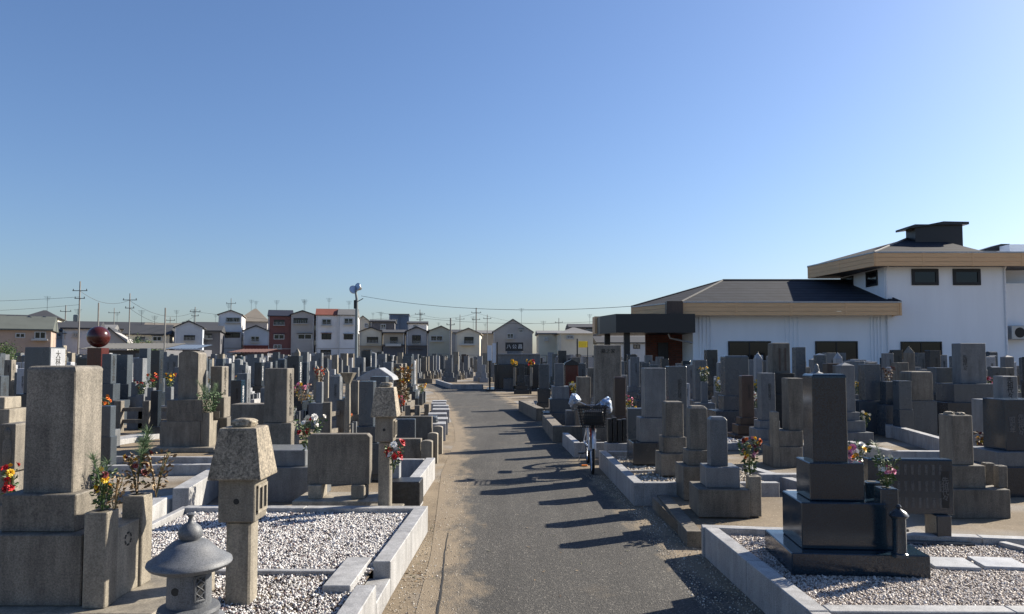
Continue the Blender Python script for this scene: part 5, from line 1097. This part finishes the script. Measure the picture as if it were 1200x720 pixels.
bm = bmesh.new(); add_tube(bm, [(0, 0, 0), (-.03, 0, zat(350, Yf)), (-.12, 0, zat(341, Yf))], [.13, .10, .08], 10); mesh_obj('pole', bm, 'pole_green', root)
bm = bmesh.new(); add_box(bm, -.22, -.02, -.12, .12, zat(362, Yf), zat(352, Yf)); mesh_obj('control_box', bm, 'dark_metal', root)
bm = bmesh.new(); add_tube(bm, [(0, 0, zat(354, Yf)), (.45, 0, zat(350, Yf))], .03, 6); mesh_obj('bracket', bm, 'dark_metal', root)
for dx, dz, rr_ in ((-.32, 340, 35), (.06, 337, -40)):
    bm = bmesh.new(); add_lathe(bm, [(.02, -.3), (.12, -.28), (.2, -.12), (.30, .02), (.32, .10), (.28, .10)], 18); o = mesh_obj('floodlight', bm, 'steel', root, (dx, 0, zat(dz, Yf)), smooth=True); o.rotation_euler = (R(75), 0, R(rr_))
# yellow sign
root = empty('yellow_sign', (xat(683, 60), 60, 0), 0, 'yellow sign board on two posts before the cream houses', 'sign')
bm = bmesh.new(); add_box(bm, -.36, .36, 0, .05, zat(407.5, 60), zat(400, 60)); bevel(bm, .02); mesh_obj('board', bm, 'yellow_paint', root)
bm = bmesh.new(); add_box(bm, -.5, -.4, .05, .12, 0, zat(397, 60)); add_box(bm, .36, .42, .05, .12, 0, zat(400, 60)); mesh_obj('posts', bm, 'dark_metal', root)
# ================================================================== communal monument
Ym = 36.5; root = empty('communal_monument', (xat(606, Ym), Ym, 0), 0, 'large grey and dark blue communal monument with black lettered panel, at the road bend', 'monument')
ox = xat(606, Ym)
def mb(name, xl, xr, yt, yb_, dy0, dy1, mat, bev=.01):
    bm = bmesh.new(); add_box(bm, xat(xl, Ym) - ox, xat(xr, Ym) - ox, dy0, dy1, (zat(yb_, Ym) if yb_ else 0), zat(yt, Ym)); bevel(bm, bev); return mesh_obj(name, bm, mat, root)
mb('lower_block', 579, 633, 427.5, None, .4, 2.4, 'dark_granite'); mb('rear_wall', 583, 634, 415.5, 427.5, .9, 1.3, 'grey_granite'); mb('coping', 582, 634, 414.5, 415.5, .8, 1.4, 'light_granite', .003)
pn = mb('name_panel', 592, 613.5, 401, 411.5, 1.0, 1.1, 'black_panel', .003); mb('panel_footing', 594, 612, 411.5, 414.5, .95, 1.2, 'grey_granite')
for i, ch in enumerate('八公昌'): writing(ch, .24, 'white_ink', pn, (xat(596.2 + 6.8 * i, Ym) - ox, .995, zat(406.3, Ym)), '-y', .002)
mb('offering_table', 603, 617, 431, None, -.1, .35, 'dark_granite'); mb('side_block', 590, 602, 444, None, -.2, .35, 'blue_granite'); mb('side_block', 606, 622, 440, None, -.25, .35, 'blue_granite', .01)
mb('white_board', 571, 576.3, 405, 423, .1, .18, 'pale_panel', .003); mb('white_board', 577, 581.3, 402.5, 425.5, .05, .13, 'pale_panel', .003); mb('board_post', 582, 583.4, 401, None, .0, .2, 'black_panel', .003); mb('board_post', 573, 575, 423, None, .0, .2, 'black_panel', .003)
mb('plinth', 570, 640, 456, None, -.5, 2.6, 'dark_granite')
HERO.append((xat(565, Ym), xat(640, Ym), 34.5, 40))
for px_, lab in ((603, 'yellow flowers on the communal monument, left vase'), (622.5, 'yellow and red flowers on the communal monument, right vase')):
    o = block('flower_vase', 'sand_granite', None, xat(px_, 36.1), 36.1, .25, .14, .14, zat(431, 36) - .25, .01); tag(o, 'pale stem vase under the ' + lab.split(' on')[0] + ' of the communal monument', 'flower vase', 'stone vases')
    bouquet('flower_bouquet', lab, (xat(px_, 36.1), 36.1, zat(431, 36)), .34, .22, ('petal_yellow',) if px_ < 610 else ('petal_yellow', 'petal_red'), 16, 'leaf', 60, .07)
# shrub at the far left and trees among the houses
def shrub(label, x, y, z0, rx, rz_, n, name='shrub', cat='shrub', mat='leaf', ls=.09):
    root = empty(name, (x, y, 0), 0, label, cat); g = random.Random(int(x * 10)); bm = bmesh.new()
    for i in range(5): a = g.uniform(0, 6.28); add_tube(bm, [(0, 0, 0), (rx * .3 * math.cos(a), rx * .3 * math.sin(a), z0 + rz_ * .6), (rx * .7 * math.cos(a), rx * .7 * math.sin(a), z0 + rz_ * g.uniform(1., 1.6))], [.05, .03, .01], 5)
    mesh_obj('stem', bm, 'wood_grey', root); bm = bmesh.new()
    cl = [(Vector((g.gauss(0, .5) * rx, g.gauss(0, .5) * rx, z0 + rz_ * g.uniform(.1, 1.9))), g.uniform(.2, .4) * rx) for _ in range(26)]
    for i in range(n):
        c, r = g.choice(cl); p = c + Vector((g.gauss(0, 1), g.gauss(0, 1), g.gauss(0, 1))) * r * .6; d = Vector((g.uniform(-1, 1), g.uniform(-1, 1), g.uniform(-.6, 1))).normalized(); u = d.orthogonal().normalized() * ls * .35
        bm.faces.new([bm.verts.new(v) for v in (p, p + d * ls * .5 + u, p + d * ls, p + d * ls * .5 - u)])
    mesh_obj('crown', bm, mat, root)
shrub('olive-green bush with yellowing leaves at the far left edge, before the peach house', xat(3, 45), 45, .6, 1.1, .9, 2600)
shrub('small dark green tree beside the cream balcony house', xat(168, 95), 95, 1.5, 1.6, 1.2, 1400, 'garden_tree', 'tree', 'leaf', .2)
shrub('little round bush between the ball and the second pole, before the houses', xat(178, 92), 92, 1.3, 1.1, .8, 900, 'garden_tree', 'tree', 'leaf', .2)
# ================================================================== the field of graves
FR = random.Random(21)
def proto(mat, h, w_, style, steps=3, vas=True, smat=None, wide=1.):
    root = bpy.data.objects.new('gravestone', None); C.objects.link(root); smat = smat or mat; z = 0; d0 = w_ * 2.7
    hs = [.26, .24, .18][:steps]; ws = [2.7, 1.95, 1.4][:steps]
    if steps == 2: hs = [.28, .26]; ws = [2.3, 1.55]
    sc = h / 1.75
    for nm, hh, ww in zip(['lower_base', 'middle_base', 'upper_base'], hs, ws): block(nm, smat, root, 0, 0, z, w_ * ww * (.5 + .5 * wide), w_ * ww * wide, hh * sc, .006); z += hh * sc
    sh = mesh_obj('shaft', shaft_bm(w_, w_ * wide, h - z, style), mat, root, (0, 0, z))
    if style in ('flat', 'soft', 'arch') and h > 1.3:
        writing('先祖代々之墓', (h - z) * .125, 'white_ink' if mat in ('dark_granite', 'black_granite') else 'ink', sh, (w_ / 2 - .001, 0, (h - z) * .52), '+x', .002)
        writing('昭和年月建之', (h - z) * .07, 'ink', sh, (w_ * .1, -w_ * wide / 2 + .001, (h - z) * .6), '-y', .002)
    if vas:
        for sg in (-1, 1): vase(root, smat, w_ * 1.35 + .07, sg * w_ * .8, 0, .11, .42 * sc)
    return root
KINDS_ = {  # tone word, shape word
 'a': ('dark blue', 'square-topped', lambda: proto('dark_granite', 1.7, .32, 'flat')), 'b': ('blue-grey', 'square-topped', lambda: proto('blue_granite', 1.62, .30, 'flat')),
 'c': ('mid-grey', 'square-topped', lambda: proto('grey_granite', 1.6, .29, 'flat')), 'd': ('pale grey', 'soft-edged', lambda: proto('light_granite', 1.5, .28, 'soft')),
 'e': ('tan', 'soft-edged', lambda: proto('tan_granite', 1.45, .27, 'soft', 3, False)), 'f': ('grey', 'low-pyramid', lambda: proto('grey_granite', 1.6, .27, 'pyr', 3, False)),
 'g': ('tan', 'chamfered', lambda: proto('tan_granite', 1.2, .22, 'chamfer', 2, False)), 'h': ('black', 'square-topped', lambda: proto('black_granite', 1.6, .3, 'flat', 3)),
 'i': ('blue-grey', 'round-topped', lambda: proto('blue_granite', 1.65, .3, 'arch', 3, True, 'grey_granite')), 'j': ('pale tan', 'pointed', lambda: proto('sand_granite', 1.75, .19, 'obelisk', 2, False)),
 'k': ('dark', 'broad low', lambda: proto('dark_granite', 1.15, .26, 'soft', 2, True, None, 2.2)), 'l': ('brown', 'square-topped', lambda: proto('brown_granite', 1.55, .27, 'soft', 3))}
PR = {}
def halfw(y): return y * 600 / F + 1.2
cand = []
y = 9.5
while y < 112:
    step = 2.0 if y < 46 else 2.3 + (y - 46) * .006
    x = -step * math.ceil((halfw(y) + 2) / step) + (.35 if y < 46 else FR.uniform(0, 1))
    row = int(y * 10)
    while x < halfw(y) + 2:
        l, r = road_at(y)
        gx = x + FR.uniform(-.16, .16); gy = y + FR.uniform(-.2, .2)
        ok = True
        if gx > l - .95 and gx < r + .85 and y < 46.3: ok = False
        if 41.4 < gy < 47.2 and gx < 3: ok = False
        if abs(gx + 7.5 + (gy - 20) * .0) < .9 and gy < 45: ok = False       # narrow side aisles
        if abs(gx - 8.6) < .7 and gy < 38: ok = False
        if gy < 17 and -1.5 < 0 and gx > 4.5 and gx < 10.0 and gy < 13.6: ok = False       # sandy plot on the right
        if gy < 12.3 and gx < 0: ok = False
        if gy < 11.2 and 1 < gx < 5: ok = False
        if gy > 37 and gx > xat(706, 41) : ok = gy > 60 and gx < xat(745, gy)
        if any(a - .36 < gx < b + .36 and c - .36 < gy < d + .36 for a, b, c, d in HERO): ok = False
        if FR.random() < .06: ok = False
        if ok: cand.append((gx, gy))
        x += step
    y += (.92 + max(0, y - 20) * .012)
cand.sort(key=lambda p: p[1])
# visible ones, nearest first: keep those whose top shows over the nearer ones
sky = {}; vis = []
for gx, gy in cand:
    k = FR.choices('abcdefghijkl', (6, 16, 24, 17, 9, 9, 5, 2, 9, 3, 4, 2) if gx < 0 else (9, 17, 24, 13, 10, 8, 5, 4, 8, 2, 4, 2))[0]
    s = FR.choice((FR.uniform(.58, .9), FR.uniform(.82, 1.12), FR.uniform(.82, 1.12))) * (1 + min(.14, max(0, gy - 20) * .004)); h = {'a': 1.7, 'b': 1.62, 'c': 1.6, 'd': 1.5, 'e': 1.45, 'f': 1.6, 'g': 1.2, 'h': 1.6, 'i': 1.65, 'j': 1.75, 'k': 1.15, 'l': 1.55}[k] * s
    if gy < 24: h *= .88; s *= .88
    px, pt = proj(gx, gy, h); hw = .16 * F / gy
    if px < -15 or px > 1215: continue
    cols = range(int(px - hw), int(px + hw) + 1); seen = sum(1 for c in cols if pt < sky.get(c, 999) - .4) / max(1, len(cols))
    for c in cols: sky[c] = min(sky.get(c, 999), pt)
    vis.append((gx, gy, k, s, px, pt, seen, h))
keep = [v for v in vis if v[6] > .15 or v[1] < 22]; keep.sort(key=lambda v: v[1])
HEROES_N = sum(1 for o in C.objects if o.name.startswith('gravestone') and o.type == 'EMPTY')
NIND = 300 - HEROES_N
ind = keep[:NIND]; rest = keep[NIND:]
def landmark(px, gx):
    L = [(-99, 27, 'the peach house'), (27, 60, 'the white-blue house'), (60, 98, 'the tall utility pole'), (98, 132, 'the dark red ball'), (132, 165, 'the second utility pole'), (165, 205, 'the end of the long shed'),
         (205, 240, 'the pale blue house'), (240, 285, 'the white gabled house'), (285, 313, 'the blue-grey gabled house'), (313, 342, 'the red-brown house'), (342, 369, 'the grey-beige house'), (369, 397, 'the red-roofed white house'),
         (397, 430, 'the floodlight pole'), (430, 475, 'the beige gabled house'), (475, 503, 'the pale gabled house'), (503, 533, 'the olive house'), (533, 570, 'the square-windowed cream house'), (570, 632, 'the communal monument'),
         (632, 662, 'the long low cream house'), (662, 700, 'the yellow sign'), (700, 757, 'the porch posts'), (757, 808, 'the brick wall'), (808, 853, 'the left pilasters'), (853, 905, 'the first wing window'), (905, 954, 'the middle pilasters'),
         (954, 1006, 'the second wing window'), (1006, 1054, 'the right pilasters'), (1054, 1106, 'the large hall window'), (1106, 1182, 'the plain hall wall'), (1182, 1300, 'the air conditioner')]
    for a, b, n in L:
        if a <= px < b: return n
    return 'the sky'
ORD = ['', 'second', 'third', 'fourth', 'fifth', 'sixth', 'seventh', 'eighth', 'ninth', 'tenth', 'eleventh', 'twelfth']
lab = {}
made = []
for gx, gy, k, s, px, pt, seen, h in ind:
    if k not in PR: PR[k] = KINDS_[k][2](); o = PR[k]
    else: o = copy_tree(PR[k])
    o.location = (gx, gy, 0); o.scale = (s, s, s); o.rotation_euler[2] = R(FR.uniform(-3, 3)) 
    tone, shape, _ = KINDS_[k]
    base = '%s %s gravestone in line with %s' % (tone, shape, landmark(px, gx))
    lab.setdefault(base, []).append((gy, o)); o['category'] = 'gravestone'; o['group'] = 'gravestones'; made.append((gx, gy, o, h, s))
for base, L in lab.items():
    L.sort(key=lambda t: t[0])
    for i, (gy, o) in enumerate(L):
        w1 = base.split(' in line')
        o['label'] = base if len(L) == 1 else (('nearest ' if i == 0 else ('farthest ' if i == len(L) - 1 else ORD[i] + ' nearest ')) + base)
# the far rest as one mass
bm = bmesh.new(); MLIST = ['dark_granite', 'blue_granite', 'grey_granite', 'light_granite', 'tan_granite', 'brown_granite', 'sand_granite']
for gx, gy, k, s, px, pt, seen, h in rest[:900]:
    mi = {'a': 0, 'b': 1, 'c': 2, 'd': 3, 'e': 4, 'f': 2, 'g': 4, 'h': 0, 'i': 1, 'j': 6, 'k': 0, 'l': 5}[k]; w_ = .16 * s; mi = FR.choice((mi, mi, 3, 4, 2, 6))
    add_box(bm, gx - w_ * 2.4, gx + w_ * 2.4, gy - w_ * 2.4, gy + w_ * 2.4, 0, .3, mi=mi); add_box(bm, gx - w_ * 1.6, gx + w_ * 1.6, gy - w_ * 1.6, gy + w_ * 1.6, .3, .62, mi=mi); add_box(bm, gx - w_, gx + w_, gy - w_, gy + w_, .62, h, .98, .98, mi=mi); add_box(bm, gx + w_ * 2.5, gx + w_ * 3.2, gy - .3, gy - .15, 0, .5, mi=FR.choice((3, 6, 2)))
tag(mesh_obj('distant_gravestones', bm, MLIST), 'mass of small distant gravestones before the houses', 'gravestones', kind='stuff')
# low stone kerbs in front of the rows
KN = {}
for k_ in range(-14, 15):
    x_ = k_ * 2.0 + .35 + .86; y_ = 12.5
    while y_ < 44:
        L_ = FR.uniform(2.5, 6.5); l, r = road_at(y_); l2, r2 = road_at(min(45.9, y_ + L_))
        ok = abs(x_) < halfw(y_) - 1 and (x_ < min(l, l2) - .35 or x_ > max(r, r2) + .3) and FR.random() < .62 and not (41 < y_ + L_ < 48 and x_ < 3) and abs(x_ + 7.5) > .9 and not any(a - .1 < x_ < b + .1 and c < y_ + L_ and d > y_ for a, b, c, d in HERO) and not (x_ > 1 and y_ < 14)
        if ok:
            o = kerb('row_kerb', 'x', [((x_, y_), (x_ + .0, y_ + L_), .13, 0, FR.uniform(.14, .3), -1)], FR.choice(('kerb_stone', 'sand_granite', 'old_kerb', 'kerb_stone')), 'low kerbs before the rows of graves', bev=0)
            m_ = o.data.materials[0].name; tone = {'kerb_stone': 'pale grey', 'sand_granite': 'sand-coloured', 'old_kerb': 'stained brown'}[m_]
            KN.setdefault('low %s row kerb starting in line with %s' % (tone, landmark(proj(x_, y_, .2)[0], x_)), []).append((y_, o)); o['category'] = 'kerb'
        y_ += L_ + FR.uniform(.8, 2.)
for base, L in KN.items():
    L.sort(key=lambda t: t[0])
    for i, (gy, o) in enumerate(L): o['label'] = base if len(L) == 1 else (('nearest ' if i == 0 else ('farthest ' if i == len(L) - 1 else ORD[i] + ' nearest ')) + base)
# flowers on some of them (copies of a few bouquets)
protoB = [bouquet('flower_bouquet', 'x', (0, 0, 0), .28, .12, c, 11, 'leaf', 80, .030) for c in (('petal_yellow', 'petal_white'), ('petal_maroon', 'petal_white'), ('petal_orange', 'petal_yellow'), ('petal_pink', 'petal_white'))]
usedp = set(); fl = {}; n_ = 0
for gx, gy, o, h, s in made:
    if FR.random() > .42 or n_ > 92: continue
    k = FR.randrange(4); r = protoB[k] if k not in usedp else copy_tree(protoB[k]); usedp.add(k)
    vz = .42 * h / 1.65; has = any(c.name.startswith('flower_vase') for c in o.children)
    vv = [c for c in o.children if c.name.startswith('flower_vase')]
    if vv: r.location = (gx + vv[0].location.x * s, gy + vv[0].location.y * s, max((c.bound_box[1][2] for c in [vv[0]])) * s)
    else: r.location = (gx + .32 * s, gy - .1, .3 * s)
    r.scale = [FR.uniform(.8, 1.15)] * 3; r.rotation_euler[2] = FR.uniform(0, 6)
    px = proj(gx, gy, 1)[0]; base = ['yellow and white', 'maroon and white', 'orange and yellow', 'pink and white'][k] + ' flowers in line with ' + landmark(px, gx)
    fl.setdefault(base, []).append((gy, r)); n_ += 1
for base, L in fl.items():
    L.sort(key=lambda t: t[0])
    for i, (gy, o) in enumerate(L): o['label'] = base if len(L) == 1 else (('nearest ' if i == 0 else ('farthest ' if i == len(L) - 1 else ORD[i] + ' nearest ')) + base); o['category'] = 'flowers'
for i, p in enumerate(protoB):
    if i not in usedp:
        for c in list(p.children): bpy.data.objects.remove(c)
        bpy.data.objects.remove(p)
# extra flat slabs, low fences and posts as seen between the rows
fence('stone_fence', 'low tan post fence left of the centre, before the dark stones', [atz(478, 500), atz(489, 500), atz(500, 498)], .5, 'arch', 'tan_granite', .12)
bpy.context.view_layer.update()
print('HEROES', HEROES_N, 'cand', len(cand), 'vis', len(vis), 'keep', len(keep), 'ind', len(ind), 'rest', len(rest), 'maxY', ind[-1][1])
